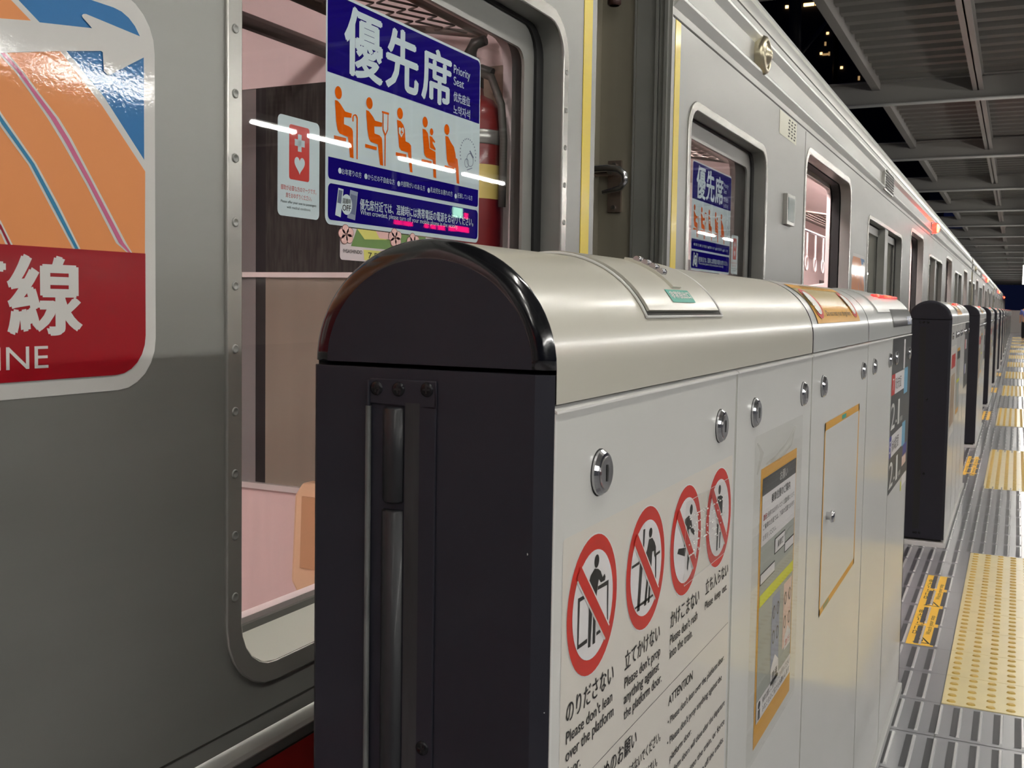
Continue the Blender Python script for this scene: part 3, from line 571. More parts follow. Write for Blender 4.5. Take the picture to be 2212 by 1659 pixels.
for i, a in enumerate((54, 59, 64, 69)):
    x, z = XC + (HA + .0085) * math.cos(math.radians(a)), ZC + (HB + .0085) * math.sin(math.radians(a))
    ch.cyl((x, gy(1.155), z), (x, gy(1.170), z), .0042, 10)
ch.build('catch', CHROME, h)
a = Art(hoodfn(), .0004); a.grid(gy(1.114), gy(1.203), 31.5, 40.5, GREEN, 12, 2, 4)
vs, fs = text_mesh('非常脱出口', .02); x1 = max(v[0] for v in vs); y0 = min(v[1] for v in vs); y1 = max(v[1] for v in vs)
a.mb.add([a.fn(gy(1.120) + x / x1 * .077, 34 + (y - y0) / (y1 - y0) * 5.2, .0053) for x, y in vs], fs, a.mi(WHT))
a.build('hatch_label', h)
# sheet of prohibition signs
st = Art(faceX(XR), .00025)
st.poly(rrect(gy(.782), gy(1.349), .55, 1.166, .004), PAPER, 1)
def moved(P): return [(gy(u), v) for u, v in P]
CEN = [(.852, 1.0945), (.999, 1.0945), (1.1405, 1.0945), (1.2845, 1.0945)]
for u, v in CEN:
    u = gy(u); st.ell(u, v, .0618, .0635, WHT, 2, 44); st.ell(u, v, .0605, .0622, REDI, 3, 44); st.ell(u, v, .0488, .0485, WIN, 4, 44)
for k in ('m1', 'm1leg', 'm1leg2', 'm1b1', 'm1b2', 'm1b3', 'm2b1', 'm2l1', 'm2l2', 'm2', 'm2b2', 'm2legs', 'm2legs2', 'm2f', 'm3', 'm3l', 'm3bag', 'm3arm', 'm4', 'm4l1', 'm4l2'):
    st.poly(moved(GS[k]), BLK, 5)
for k in ('m1h', 'm2h', 'm3h', 'm4h'): st.ell4(moved(GS[k]), BLK, 5)
for u, v in CEN:
    st.line((gy(u) - .035, v + .035), (gy(u) + .035, v - .035), .0165, WHT, 6); st.line((gy(u) - .037, v + .037), (gy(u) + .037, v - .037), .0125, REDI, 7)
def tx(s, u0, u1, v, h, cjk=False, m=None, b=None):
    if cjk: st.text(s, gy(u0), gy(u1), v, v + h, m or BLK, 3, .012 if b is None else b)
    else: st.text(s, gy(u0), gy(u1), v, 0, m or BLK, 3, .012 if b is None else b, cap=h)
tx('のりださない', .795, .909, 1.006, .0185, True); tx("Please don't lean", .7955, .9066, .9884, .0112); tx('over the platform', .7954, .911, .973, .0112); tx('door.', .7954, .829, .957, .0112)
tx('立てかけない', .940, 1.050, 1.006, .0185, True); tx("Please don't prop", .941, 1.053, .9884, .0112); tx('anything against', .940, 1.050, .973, .0112); tx('the platform door.', .941, 1.060, .957, .0112)
tx('かけこまない', 1.088, 1.202, 1.006, .0185, True); tx("Please don't rush", 1.088, 1.1963, .9884, .0112); tx('into the train.', 1.088, 1.1765, .973, .0112)
tx('立ち入らない', 1.230, 1.340, 1.008, .0185, True); tx('Please  keep  out.', 1.230, 1.336, .990, .0105)
tx('ATTENTION', 1.088, 1.182, .9200, .0110)
tx("・Please don't lean over the platform door.", 1.087, 1.332, .8975, .0088); tx("・Please don't prop anything against the", 1.087, 1.322, .8740, .0088); tx('platform door.', 1.098, 1.184, .8535, .0088)
tx('・Platform doors will close after the departure', 1.087, 1.341, .8340, .0088); tx("・Don't rush into the train, or force", 1.087, 1.343, .8080, .0088); tx('the doors open. Keep off the tracks.', 1.098, 1.340, .7850, .0088)
tx('ためのお願い', .868, .981, .917, .0175, True); tx('のりださないでください。', .930, 1.061, .8915, .0125, True); tx('もたれないでください。', .930, 1.052, .8675, .0125, True)
st.line((gy(.782), .9425), (gy(1.349), .9425), .0006, DGREY, 2)
sh = st.build('warning_sheet', g1)
# clear braille film over the last two signs
br = Art(faceX(XR), .00025); br.poly(rrect(gy(1.128), gy(1.325), 1.0445, 1.1395, .002), FILM, 12)
for j in range(5):
    for i in range(26):
        for q in range(2):
            if random.random() < .45: br.mb.lathe([(.0011, 0), (.0008, .0007), (.0001, .0009)], (XR + .0030, gy(1.145) + i * .0062 + q * .0024, 1.075 + j * .0105 + random.choice((0, .0026))), 'X', 6, br.mi(WHITE_E))
for (p, q) in (((1.128, 1.1395), (1.325, 1.1395)), ((1.128, 1.0445), (1.325, 1.0445)), ((1.128, 1.0445), (1.128, 1.1395))): br.line((gy(p[0]), p[1]), (gy(q[0]), q[1]), .0007, WHITE_E, 13)
br.text('上', gy(1.228), gy(1.238), 1.127, 1.132, BLK, 13)
br.build('braille_film', g1)
# boarding-position notice in its clear sleeve
no = Art(faceX(XR), .0003); A0, A1 = gy(1.524), gy(1.799)
no.rect(A0, A1, .700, 1.122, AMBER, 1); no.rect(A0 + .012, A1 - .006, .735, 1.106, GRYP, 2); no.rect(A0 + .012, A1 - .006, 1.080, 1.106, DGREY, 3)
no.text('お願い', gy(1.66), gy(1.72), 1.0855, 1.1005, WHT, 4); no.rect(A0 + .012, A1 - .006, 1.004, 1.080, WIN, 3)
no.text('乗車位置のご案内', gy(1.60), gy(1.745), 1.060, 1.074, BLK, 4, .02); no.text('急行と各停ではお待ちいただく位置が異なります。', gy(1.545), gy(1.785), 1.042, 1.051, BLK, 4); no.text('急行', gy(1.545), gy(1.568), 1.042, 1.051, REDI, 5, .02)
no.text('ご乗車の方面では、下図の位置でお待ち', gy(1.545), gy(1.785), 1.027, 1.036, BLK, 4); no.text('お待ちください。', gy(1.545), gy(1.64), 1.011, 1.020, BLK, 4)
no.rect(gy(1.635), gy(1.715), .972, .998, BLK, 3); no.rect(gy(1.638), gy(1.712), .974, .996, WIN, 4); no.text('乗車口', gy(1.655), gy(1.698), .979, .991, BLK, 5)
for u0, u1, v in ((1.536, 1.64, .945), (1.715, 1.792, .958)): no.rect(gy(u0), gy(u1), v, v + .018, BLK, 3); no.rect(gy(u0) + .002, gy(u1) - .002, v + .002, v + .016, WIN, 4)
no.rect(A0 + .012, A1 - .006, .912, .930, LIME, 3)
no.poly([(gy(1.63), .905), (gy(1.69), .905), (gy(1.69), .785), (gy(1.66), .80), (gy(1.63), .785)], BLUP, 3); no.poly([(gy(1.72), .905), (gy(1.785), .905), (gy(1.785), .795), (gy(1.72), .795)], PNKP, 3)
for u in (1.645, 1.675, 1.735, 1.77):
    for v in (.878, .838): no.ring(gy(u), v, .009, .011, .003, DGREY, 4, 16)
no.poly([(gy(1.632), .762), (gy(1.69), .762), (gy(1.69), .79), (gy(1.661), .806), (gy(1.632), .79)], WIN, 4); no.text('普通', gy(1.640), gy(1.682), .768, .782, BLK, 5)
no.poly([(gy(1.735), .790), (gy(1.785), .790), (gy(1.785), .812), (gy(1.76), .826), (gy(1.735), .812)], WIN, 4); no.text('急行', gy(1.74), gy(1.78), .795, .806, REDI, 5)
no.rect(A0 + .012, A1 - .006, .735, .768, WIN, 4); no.text('乗車位置にご整列のうえお待ちください', gy(1.575), gy(1.785), .754, .764, BLK, 5); no.text('みなさまのご協力をお願いします', gy(1.575), gy(1.785), .740, .750, BLK, 5)
no.ell(gy(1.553), .760, .008, .006, BLK, 5, 14); no.rect(gy(1.546), gy(1.560), .738, .753, DGREY, 5)
nb = no.build('boarding_notice', g1)
sl = Art(faceX(XR), .0003); sl.poly(rrect(gy(1.470), gy(1.835), .685, 1.176, .006), FILM, 8)
sl.build('clear_sleeve', nb)
gl = MB(); gl.tube([(XR + .004, gy(1.545), 1.128), (XR + .008, gy(1.60), 1.130), (XR + .009, gy(1.68), 1.142), (XR + .004, gy(1.755), 1.162)], [.0015, .0045, .005, .0015], 8)
gl.tube([(XR + .003, gy(1.485), 1.165), (XR + .006, gy(1.50), 1.15), (XR + .003, gy(1.487), 1.12)], [.001, .003, .001], 6)
gl.build('sleeve_fold', FILM, nb)
# service hatch framed in amber tape, with a knob
sv = Art(faceX(XR), .0003); a0, a1, b0, b1 = gy(2.082), gy(2.575), .752, 1.136
for q in ((a0, a1, b1 - .016, b1), (a0, a1, b0, b0 + .014)): sv.rect(*q, AMBER, 3)
for q in ((a0, a0 + .010, b0, b1), (a1 - .014, a1, b0, b1)): sv.rect(*q, AMBER, 3)
sv.rect(gy(2.30), gy(2.36), b1 - .013, b1 - .004, GREEN, 4); sv.rect(gy(2.13), gy(2.2), b0 + .002, b0 + .012, mat('ink_olive', (150, 150, 96), .4), 4)
sd = MB(); sd.box((XR, a0 + .003, b0 + .003), (XR + .0008, a1 - .003, b1 - .003))
so = sd.build('service_hatch', WHITE_P, g1, bevel=.0004); sv.build('tape_frame', so)
kn = MB(); kn.lathe([(.0001, .016), (.011, .015), (.013, .010), (.008, .006), (.008, 0)], (XR + .001, gy(2.135), .945), 'X', 16); kn.build('knob', CHROME, so)
# black sign at the far end
bs = Art(faceX(XR), .0003); q0, q1 = gy(3.268), gy(3.868)
bs.rect(q0, q1, .800, ZT, DGREY, 1)
bs.rect(gy(3.28), gy(3.375), 1.100, 1.163, REDI, 2); bs.rect(gy(3.375), gy(3.66), 1.100, 1.163, WIN, 2); bs.rect(gy(3.66), gy(3.78), 1.080, 1.166, SKYB, 2); bs.text('7', gy(3.31), gy(3.345), 1.115, 1.150, WHT, 3)
bs.text('和光市方面', gy(3.39), gy(3.56), 1.112, 1.150, BLK, 3)
bs.rect(gy(3.245) + .02, gy(3.33), .910, .976, NAVY, 2); bs.rect(gy(3.33), gy(3.65), .910, .976, WIN, 2); bs.rect(gy(3.65), gy(3.76), .905, .985, SKYB, 2); bs.text('5', gy(3.282), gy(3.315), .925, .962, WHT, 3)
bs.text('新木場方面', gy(3.35), gy(3.54), .922, .962, BLK, 3)
for v in (.995, .815):
    bs.text('2', gy(3.29), gy(3.40), v, v + .080, WHT, 3); bs.text('-', gy(3.43), gy(3.46), v + .012, v + .020, WHT, 3); bs.text('1', gy(3.49), gy(3.54), v, v + .080, WHT, 3); bs.text('号車', gy(3.56), gy(3.64), v, v + .018, WHT, 3)
bs.rect(gy(3.62), gy(3.665), 1.165, 1.262, WIN, 2); bs.rect(gy(3.70), gy(3.83), .865, .905, NAVY, 2); bs.rect(gy(3.68), gy(3.82), .835, .868, PNKP, 2)
bs.rect(gy(3.70), gy(3.85), .765, .800, WIN, 2); bs.rect(gy(3.66), gy(3.69), .755, .785, LIME, 2)
so = bs.build('car_number_sign', g1)
for y in (3.372, 3.79): pass
# dark wrap, label and red signal lamp on the hood's far section
hw = Art(hoodfn(), .0004); hw.grid(gy(3.27), gy(3.87), 0, 30, DGREY, 3, 2, 10); hw.grid(gy(3.70), gy(3.84), 2, 16, BLUP, 5, 2, 4)
hw.text('4', gy(3.73), gy(3.80), 4, 14, WHT, 6); hw.build('hood_wrap', g1)
def warn_strip(y0):
    w = Art(hoodfn(), .0004); w.grid(y0 + .03, y0 + .60, 13.5, 66, mat('ink_amber_pale', (232, 206, 140), .25, coat=.4), 3, 2, 18)
    w.grid(y0 + .03, y0 + .60, 13.5, 33, AMBER, 4, 2, 8); w.grid(y0 + .03, y0 + .60, 58, 66, AMBER, 4, 2, 4)
    for c in (y0 + .085, y0 + .545):
        n = 30
        for (a, b, m, L) in ((.05, 19, REDI, 5), (.034, 14.5, WHT, 6)):
            w.mb.add([w.fn(c + a * math.cos(2 * math.pi * k / n), 37 + b * math.sin(2 * math.pi * k / n), L * .0004 + .0006) for k in range(n)], [tuple(range(n))], w.mi(m))
    vs, fs = text_mesh('Do not rest your things here', .0); x1 = max(v[0] for v in vs); yA = min(v[1] for v in vs); yB = max(v[1] for v in vs)
    w.mb.add([w.fn(y0 + .15 + x / x1 * .33, 19 + (y - yA) / (yB - yA) * 8, .0026) for x, y in vs], fs, w.mi(BLK))
    vs, fs = text_mesh('物を置かないでください', .0); x1 = max(v[0] for v in vs); yA = min(v[1] for v in vs); yB = max(v[1] for v in vs)
    w.mb.add([w.fn(y0 + .15 + x / x1 * .33, 59.5 + (y - yA) / (yB - yA) * 5, .0026) for x, y in vs], fs, w.mi(BLK))
    return w
warn_strip(gy(1.953)).build('hood_warning_label', g1)
lid(gy(2.95), gy(3.24), 24.5, 118, .0035, HOODP, 'hatch', g1)
def lamp_strip(y0, y1):
    b = MB(); x, z = XC + (HA + .004) * math.cos(math.radians(56)), ZC + (HB + .004) * math.sin(math.radians(56))
    b.cyl((x, y0, z), (x, y1, z), .0052, 10, 0); b.cyl((x + .0015, y0 + (y1 - y0) * .40, z + .001), (x + .0015, y1 - (y1 - y0) * .28, z + .001), .0046, 10, 1)
    b.cyl((x + .0015, y0 + (y1 - y0) * .1, z + .001), (x + .0015, y0 + (y1 - y0) * .2, z + .001), .0046, 10, 1)
    return b
REDS = mat('red_led', (255, 60, 40), .3, emit=3.2); REDW = mat('red_lens_lit', (255, 70, 66), .25, coat=.5, emit=.55)
lamp_strip(gy(3.15), gy(3.80)).build('signal_lamp', [REDW, REDS], g1)
# the other gates
def make_mid(L):
    g = make_gate(L, [.62, 1.14, 1.66], [.10, .5, .72, 1.04, 1.24, 1.56, 1.76, L - .12], False)
    po = Art(faceX(XR), .0004)
    po.rect(.06, .56, .62, 1.15, PAPER, 1); po.rect(.10, .50, 1.02, 1.10, REDI, 2); po.rect(.10, .50, .68, .98, mat('ink_brownprint', (176, 150, 120), .4), 2)
    po.build('warning_sheet', g); po = Art(faceX(XR), .0004)
    po.rect(.72, 1.06, .70, 1.12, AMBER, 1); po.rect(.735, 1.045, .73, 1.10, GRYP, 2); po.rect(.735, 1.045, 1.05, 1.10, DGREY, 3); po.rect(.735, 1.045, .90, .92, LIME, 3)
    po.build('poster', g); po = Art(faceX(XR), .0004)
    po.rect(1.68, L - .03, .80, ZT, DGREY, 1); po.rect(1.72, 2.0, 1.08, 1.15, WIN, 2); po.rect(1.72, 1.82, 1.08, 1.15, REDI, 3); po.rect(1.72, 2.0, .90, .97, WIN, 2); po.rect(1.72, 1.82, .90, .97, NAVY, 3)
    po.build('car_number_sign', g)
    w = warn_strip(.62).build('hood_warning_label', g); w.data.transform(Matrix.Translation((0, 0, 0)))
    lid(1.75, 2.0, 24.5, 118, .0035, HOODP, 'hatch', g)
    lamp_strip(.9, 1.5).build('signal_lamp', [REDW, REDS], g)
    return g
mid = make_mid(2.32)
GN = ['second', 'third', 'fourth', 'fifth', 'sixth', 'seventh', 'eighth', 'ninth', 'tenth', 'eleventh', 'twelfth', 'thirteenth', 'fourteenth']
ys = [6.377, 11.22, 16.16, 20.93, 26.0, 31.0, 35.9, 41.0, 46.1, 51.0, 56.0, 61.1, 66.0]
for i, y in enumerate(ys):
    o = mid if i == 0 else copy_tree(mid)
    o.location = (0, y, 0)
    tag(o, 'second platform gate from the camera, black end facing the yellow floor label' if i == 0 else '%s platform gate from the camera, in the row receding along the track' % GN[i], 'platform gate', 'half-height platform gates along the track')
# ---------------------------------------------------------------- train
CL, CX_, CY1, PITCH = 19.55, -0.83, 2.64, 20.09
WZ0, WZ1 = 0.905, 1.905
DOORS = [2.565, 7.38, 12.17, 16.985]
MIDW = [(3.98, 5.97), (8.78, 10.77), (13.58, 15.57)]
ENDW = [(0.178, 1.128), (CL - 1.128, CL - 0.178)]
BLUE_D = ink('prio_blue', (26, 14, 112), .5, 0, spec=.0); BLUE_L = ink('prio_paper', (212, 224, 228), .5, 0, spec=.0); PORG = ink('prio_orange', (224, 98, 14), .5, 0, spec=.0)
GLOSS = dict(rough=.4, coat=.55, bump=.10, crough=.03)
S_WHITE = ink('route_white', (206, 204, 200), **GLOSS); S_ORG = ink('route_orange', (222, 142, 86), **GLOSS); S_BLUE = ink('route_blue', (38, 108, 164), **GLOSS); S_PINK = ink('route_pink', (196, 100, 136), **GLOSS)
S_LBLUE = ink('route_linebl', (46, 122, 162), **GLOSS); S_RED = ink('route_red', (146, 8, 24), **GLOSS); S_DRED = ink('route_dred', (140, 16, 44), **GLOSS)
def ring_plate(y0, y1, z0, z1, r, w, x0, t, bevel=0.0, wt=None):
    wt = w if wt is None else wt
    return plate(rrect(y0 - w, y1 + w, z0 - w, z1 + wt, r + w), [rrect(y0, y1, z0, z1, r)], x0, t, bevel)
def inset_plate(y0, y1, z0, z1, r, l, rr, b, t_, x0, t, r2=.03):
    return plate(rrect(y0, y1, z0, z1, r), [rrect(y0 + l, y1 - rr, z0 + b, z1 - t_, r2)], x0, t)
def pane(y0, y1, z0, z1, x):
    m = MB(); m.box((x - .005, y0, z0), (x, y1, z1)); return m.mesh('window_pane')
def prio(parent, dy, x=-.059):
    q = lambda P: [(u + dy, v) for u, v in P]
    a = Art(faceX(x), .00025)
    a.poly(rrect(1.221 + dy, 1.688 + dy, 1.468, 1.797, .012), BLUE_L, 1)
    a.poly(rrect(1.2245 + dy, 1.685 + dy, 1.668, 1.793, .010)[:14] + [(1.2245 + dy, 1.682), (1.685 + dy, 1.682)], BLUE_D, 2)
    a.poly(rrect(1.2275 + dy, 1.6845 + dy, 1.5325, 1.5635, .006)[14:] + [(1.6845 + dy, 1.5635), (1.2275 + dy, 1.5635)], BLUE_D, 2)
    a.poly(rrect(1.2275 + dy, 1.6845 + dy, 1.4745, 1.5265, .008), BLUE_D, 2)
    T = TX
    for k, s in (('yuu', '優'), ('sen', '先'), ('seki', '席')): a.text(s, T[k][0][0] + dy, T[k][1][0] + dy, T[k][0][1], T[k][1][1], BLUE_L, 3, .03)
    a.text('Priority', 1.5885 + dy, 1.6475 + dy, 1.7535, 0, BLUE_L, 3, .01, cap=.015); a.text('Seat', 1.5885 + dy, 1.625 + dy, 1.7335, 0, BLUE_L, 3, .01, cap=.015)
    a.text('优先座位', 1.5890 + dy, 1.6485 + dy, 1.7060, 1.7225, BLUE_L, 3, .01); a.text('노약자석', 1.5890 + dy, 1.6490 + dy, 1.6840, 1.7000, BLUE_L, 3, .01)
    for k in ('p1', 'p2', 'p3', 'p4', 'p5'):
        for p in SA[k]: a.poly(q(p), PORG, 3)
    a.poly(q(SA['p2h']), BLUE_L, 4)
    for k in ('h1', 'h2', 'h3', 'h4', 'h4b', 'h5'): a.ell4(q(SA[k]), PORG, 3)
    a.poly(q(SA['heart3']), BLUE_L, 4); a.line((1.4180 + dy, 1.627), (1.4250 + dy, 1.627), .0022, PORG, 5); a.line((1.4212 + dy, 1.623), (1.4212 + dy, 1.631), .0022, PORG, 5)
    # round mark with a ring of lettering
    for i in range(18):
        t = math.radians(205 - i * 13); a.rect(1.644 + dy + .029 * math.cos(t) - .0014, 1.644 + dy + .029 * math.cos(t) + .0014, 1.622 + .027 * math.sin(t) - .0012, 1.622 + .027 * math.sin(t) + .0012, GRYB, 3)
    a.ring(1.639 + dy, 1.606, .008, .008, .0012, GRYB, 3, 20); a.ring(1.652 + dy, 1.613, .013, .012, .0012, GRYB, 3, 24)
    a.line((1.650 + dy, 1.629), (1.664 + dy, 1.618), .0035, GRYB, 4); a.line((1.640 + dy, 1.594), (1.660 + dy, 1.600), .0015, GRYB, 4)
    for u, v in SA['dots']: a.ell(u + dy, v, .0042, .0042, BLUE_L, 3, 16)
    for s, k in (('お年寄りの方', 'b1'), ('からだの不自由な方', 'b2'), ('内部障がいのある方', 'b3'), ('乳幼児をお連れの方', 'b4'), ('妊娠している方', 'b5')):
        a.text(s, T[k][0][0] + dy, T[k][1][0] + dy, 1.5420, 1.5510, BLUE_L, 3, .0)
    a.text('優先席付近では、混雑時には携帯電話の電源をお切りください。', 1.3076 + dy, 1.6664 + dy, 1.4960, 1.5120, BLUE_L, 3, .012)
    a.text('When crowded, please turn off your mobile phone in the vicinity.', 1.3087 + dy, 1.6100 + dy, 1.4885, 0, BLUE_L, 3, .0, cap=.0078)
    for k, m in (('phone1', BLUE_L), ('phone2', BLUP)): a.poly(q(SA[k]), m, 3)
    for k in ('phone1s', 'phone2s'): a.poly(q(SA[k]), GRYB, 4)
    a.ell4(q(SA['offc']), BLUE_L, 5); a.text('OFF', 1.2618 + dy, 1.2827 + dy, 1.4905, 0, BLK, 6, .02, cap=.0088); a.text('混雑時', 1.2621 + dy, 1.2827 + dy, 1.5005, 1.5085, BLK, 6, .01)
    a.build('priority_seat_notice', parent)
def helpmark(parent, y0, x=-.059):
    a = Art(faceX(x), .00025); d = y0 - 1.1155
    a.poly(rrect(1.1155 + d, 1.2073 + d, 1.4718, 1.6055, .008), BLUE_L, 1); a.poly(rrect(1.1395 + d, 1.1838 + d, 1.522, 1.5952, .004), REDI, 2)
    a.rect(1.1580 + d, 1.1660 + d, 1.561, 1.584, BLUE_L, 3); a.rect(1.1510 + d, 1.1730 + d, 1.568, 1.577, BLUE_L, 3)
    a.poly([(1.1620 + d + .0115 * (16 * math.sin(t) ** 3) / 16, 1.5435 + .0115 * (13 * math.cos(t) - 5 * math.cos(2 * t) - 2 * math.cos(3 * t) - math.cos(4 * t)) / 14) for t in [2 * math.pi * i / 30 for i in range(30)]], BLUE_L, 3)
    a.text('援助が必要な方のマークです。', 1.122 + d, 1.200 + d, 1.5065, 1.5135, REDI, 2, .0); a.text('席をおゆずりください。', 1.1326 + d, 1.1892 + d, 1.4965, 1.5035, REDI, 2, .0)
    a.text('Please offer your seat to passengers', 1.122 + d, 1.200 + d, 1.4895, 0, BLK, 2, 0, cap=.0036); a.text('with medical conditions', 1.135 + d, 1.1867 + d, 1.4825, 0, BLK, 2, 0, cap=.0036)
    a.build('help_mark_notice', parent)
GRYB = ink('greyblue', (104, 112, 140))
def route_sign(parent, dy, x=.0006):
    # rounded route diagram sign; dy shifts it along the car
    q = lambda P: [(u + dy, v) for u, v in P]
    a = Art(faceX(x), .00022)
    U0, U1, V0, V1 = .285, .8375, 1.264, 1.668
    mb = MB(); mb.prism(rrect(U0 + dy, U1 + dy, V0, V1, .052), .0, x, axis='X'); a.mb.add(mb.v, mb.f, a.mi(S_WHITE))
    a.poly(rrect(U0 + .0155 + dy, U1 - .0155 + dy, V0 + .016, V1 - .018, .040), S_BLUE, 1)
    G = SG
    def clipv(P): return P
    pts = G['edge']
    left = U0 + .0155
    # orange field with its white outline
    a.poly(q([(.622, 1.65)] + [(u + .0012, v + .004) for u, v in pts] + [(.822, 1.4055), (left, 1.4055), (left, 1.62), (left + .03, 1.65)]), S_WHITE, 2)
    inn = [(u - .0036, v - .0025) for u, v in G['edge_in']]
    a.poly(q([(.6185, 1.65)] + G['edge_in'] + [(.822, 1.4055), (left, 1.4055), (left, 1.62), (left + .03, 1.65)]), S_ORG, 3)
    def band(l, r, m, w):
        L_, R_ = l, r
        a.poly(q(strip2(L_, R_)), S_WHITE, 4)
        li = [(u + (ru - u) * w, v + (rv - v) * w) for (u, v), (ru, rv) in zip(L_, R_)]; ri = [(ru + (u - ru) * w, rv + (v - rv) * w) for (u, v), (ru, rv) in zip(L_, R_)]
        a.poly(q(strip2(li, ri)), m, 5)
    band(LN(PKL), LN(PKR), S_PINK, .27)
    band([(.600, 1.585)] + LN(BLL), [(.600, 1.603)] + LN(BLR), S_LBLUE, .27)
    band([(.560, 1.50), (.6494, 1.4145), (.6538, 1.4058)], [(.560, 1.52), (.6495, 1.4263), (.6614, 1.4058)], S_DRED, .3)
    a.poly(q([(.42, 1.570), (.55, 1.598)] + G['arrow'][:1] + G['arrow'][1:] + [(.55, 1.566), (.42, 1.540)]), S_WHITE, 6)
    V = rrect(left, U1 - .0155, V0 + .016, 1.4058, .040)
    a.poly(q([p for p in V[14:]] + [(U1 - .0155, 1.4058), (left, 1.4058)]), S_RED, 6)
    a.text('町線', .574 + dy, .7366 + dy, 1.3235, 1.3965, S_WHITE, 7, .035)
    a.text('LINE', .6235 + dy, .6985 + dy, 1.2915, 0, S_WHITE, 7, .0, cap=.0222)
    return a.build('route_sign', parent)
rv = MB(); rv.lathe([(.0055, 0), (.0052, .0012), (.0040, .0014), (.0032, .0006), (.0001, .0006)], (0, 0, 0), 'X', 12); RIVET = rv.mesh('rivet'); RIVET.materials.append(STEEL)
SILL = mat('sill_alloy', (236, 234, 222), .4, .2)
def make_car():
    r = thing('train_car', (CX_, CY1, 0))
    holes = [rrect(a, b, WZ0, WZ1, .065) for a, b in ENDW + MIDW] + [rrect(c - .65, c + .65, -.03, 2.02, .09) for c in DOORS]
    side = link('side_wall', plate([(0, -.2), (CL, -.2), (CL, 2.322), (0, 2.322)], holes, 0, .05), STEEL, r)
    ri = MB()
    for z, h in ((2.158, .012), (2.274, .012)): ri.prism([(0, z - .026), (.019, z - .006), (.021, z), (.016, z + .007), (0, z + .010)], 0.002, CL - .002)
    ri.prism([(0, .801), (.013, .803), (.015, .806), (.012, .811), (0, .821)], .0, CL)
    ri.build('rib', STEEL_B, r)
    se = MB()
    for z, h in ((2.108, .003), (2.322, .003), (.842, .0012), (.7800, .0012)): se.box((-.002, 0, z - h), (.0007, CL, z + h))
    for y in (1.876, CL - 1.876): se.box((-.002, y - .002, 0), (.0007, y + .002, 2.1))
    se.build('panel_seam', SEAM, r)
    rs = MB(); rs.box((0, 0, .55), (.0012, CL, .779)); rs.build('red_stripe', REDM, r)
    for y in (.022, CL - .068): 
        m = MB(); m.box((0, y, .30), (.0012, y + .046, 2.104)); m.build('yellow_strip', YEL, r)
    rp = [(0, 2.325), (-.003, 2.345), (-.012, 2.375), (-.028, 2.402), (-.048, 2.418), (-.058, 2.420), (-.034, 2.424), (-.030, 2.430), (-.036, 2.436), (-.10, 2.438), (-.4, 2.58), (-1.0, 2.70), (-1.4, 2.72), (-1.8, 2.70), (-2.4, 2.58), (-2.7, 2.43), (-2.8, 2.3), (-2.8, -.2)]
    m = MB(); m.strip(rp[:6], 0, CL, 1, sm=True); m.strip(rp[5:10], 0, CL, 1, sm=False); m.strip(rp[9:], 0, CL, sm=True); m.build('roof_shell', [STEEL_W, STEEL_B], r, fixn=False)
    for y, e in ((0, -1), (CL, 1)):
        m = MB(); yy = y - e * .02
        m.prism([(-.002, -.2)] + [(-.002, 2.322)] + rp[1:5] + rp[9:], min(y, yy), max(y, yy))
        for x0, x1, d in ((-.009, 0.0, .006), (-.018, -.009, .016), (-.034, -.018, .004), (-.043, -.036, .012), (-.102, -.098, .008), (-.096, -.044, .003)):
            a, b = y, y + e * d; m.box((x0, min(a, b), -.1), (x1, max(a, b), 2.31), 1)
        a, b = y, y + e * .05; m.box((-.32, min(a, b), 0), (-.196, max(a, b), 2.2), 0)
        m.build('end_wall', [STEEL_D, STEEL], r, fixn=True)
    m = MB(); m.box((-2.5, -.535, .0), (-.55, -.005, 2.2)); m.build('gangway', mat('bellows', (52, 50, 50), .8, noise=.2, scale=(2, 60, 2)), r)
    m = MB(); m.box((-2.7, .3, -1.0), (-.1, CL - .3, -.2)); m.build('underframe', SEAM, r)
    # lining and furniture that belongs to the car
    lh = [rrect(a + .01, b - .01, WZ0 + .02, WZ1 - .02, .05) for a, b in ENDW + MIDW] + [rrect(c - .66, c + .66, -.03, 2.0, .05) for c in DOORS]
    link('lining', plate([(.1, -.02), (CL - .1, -.02), (CL - .1, 2.3), (.1, 2.3)], lh, -.105, .02), PINK, r)
    m = MB(); m.box((-2.69, .1, -.02), (-.06, CL - .1, 0), 1); m.box((-2.69, .1, 2.28), (-.12, CL - .1, 2.31), 0); m.box((-2.71, .1, 0), (-2.69, CL - .1, 2.3), 0); m.build('lining', [PINK, IFLOOR], r)
    m = MB()
    for a, b in ENDW + MIDW: m.box((-2.69, a, WZ0), (-2.684, b, WZ1))
    m.build('far_window', GLASS_D, r)
    m = MB()
    for y in (.08, CL - .1): m.box((-2.69, y, 0), (-.115, y + .02, .912), 0); m.box((-2.69, y, 1.862), (-.115, y + .02, 2.3), 1)
    m.build('end_lining', [PINK_P, PINK], r)
    m = MB()
    for y, e in ((.08, 1), (CL - .08, -1)):
        a = sorted((y, y + e * .018))
        m.box((-.80, a[0], .912), (-.115, a[1], 1.418), 0); m.box((-.80, a[0], 1.418), (-.40, a[1], 1.862), 1); m.box((-.40, a[0], 1.418), (-.115, a[1], 1.862), 2)
        m.box((-2.0, a[0], .912), (-.83, a[1], 1.862), 3); m.box((-.83, a[0], .912), (-.80, a[1] + .002, 1.862), 4)
        b = sorted((y, y + e * .032)); m.box((-2.2, b[0], 1.412), (-.115, b[1], 1.424), 5); m.box((-2.0, b[0], .900), (-.115, b[1], .914), 5)
    m.build('end_panel', [STEEL_D, GLASS_D, mat('corner_brown', (150, 136, 118), .5, .15), mat('door_grey', (120, 120, 118), .5, .1), RUBBER, STEEL_B], r)
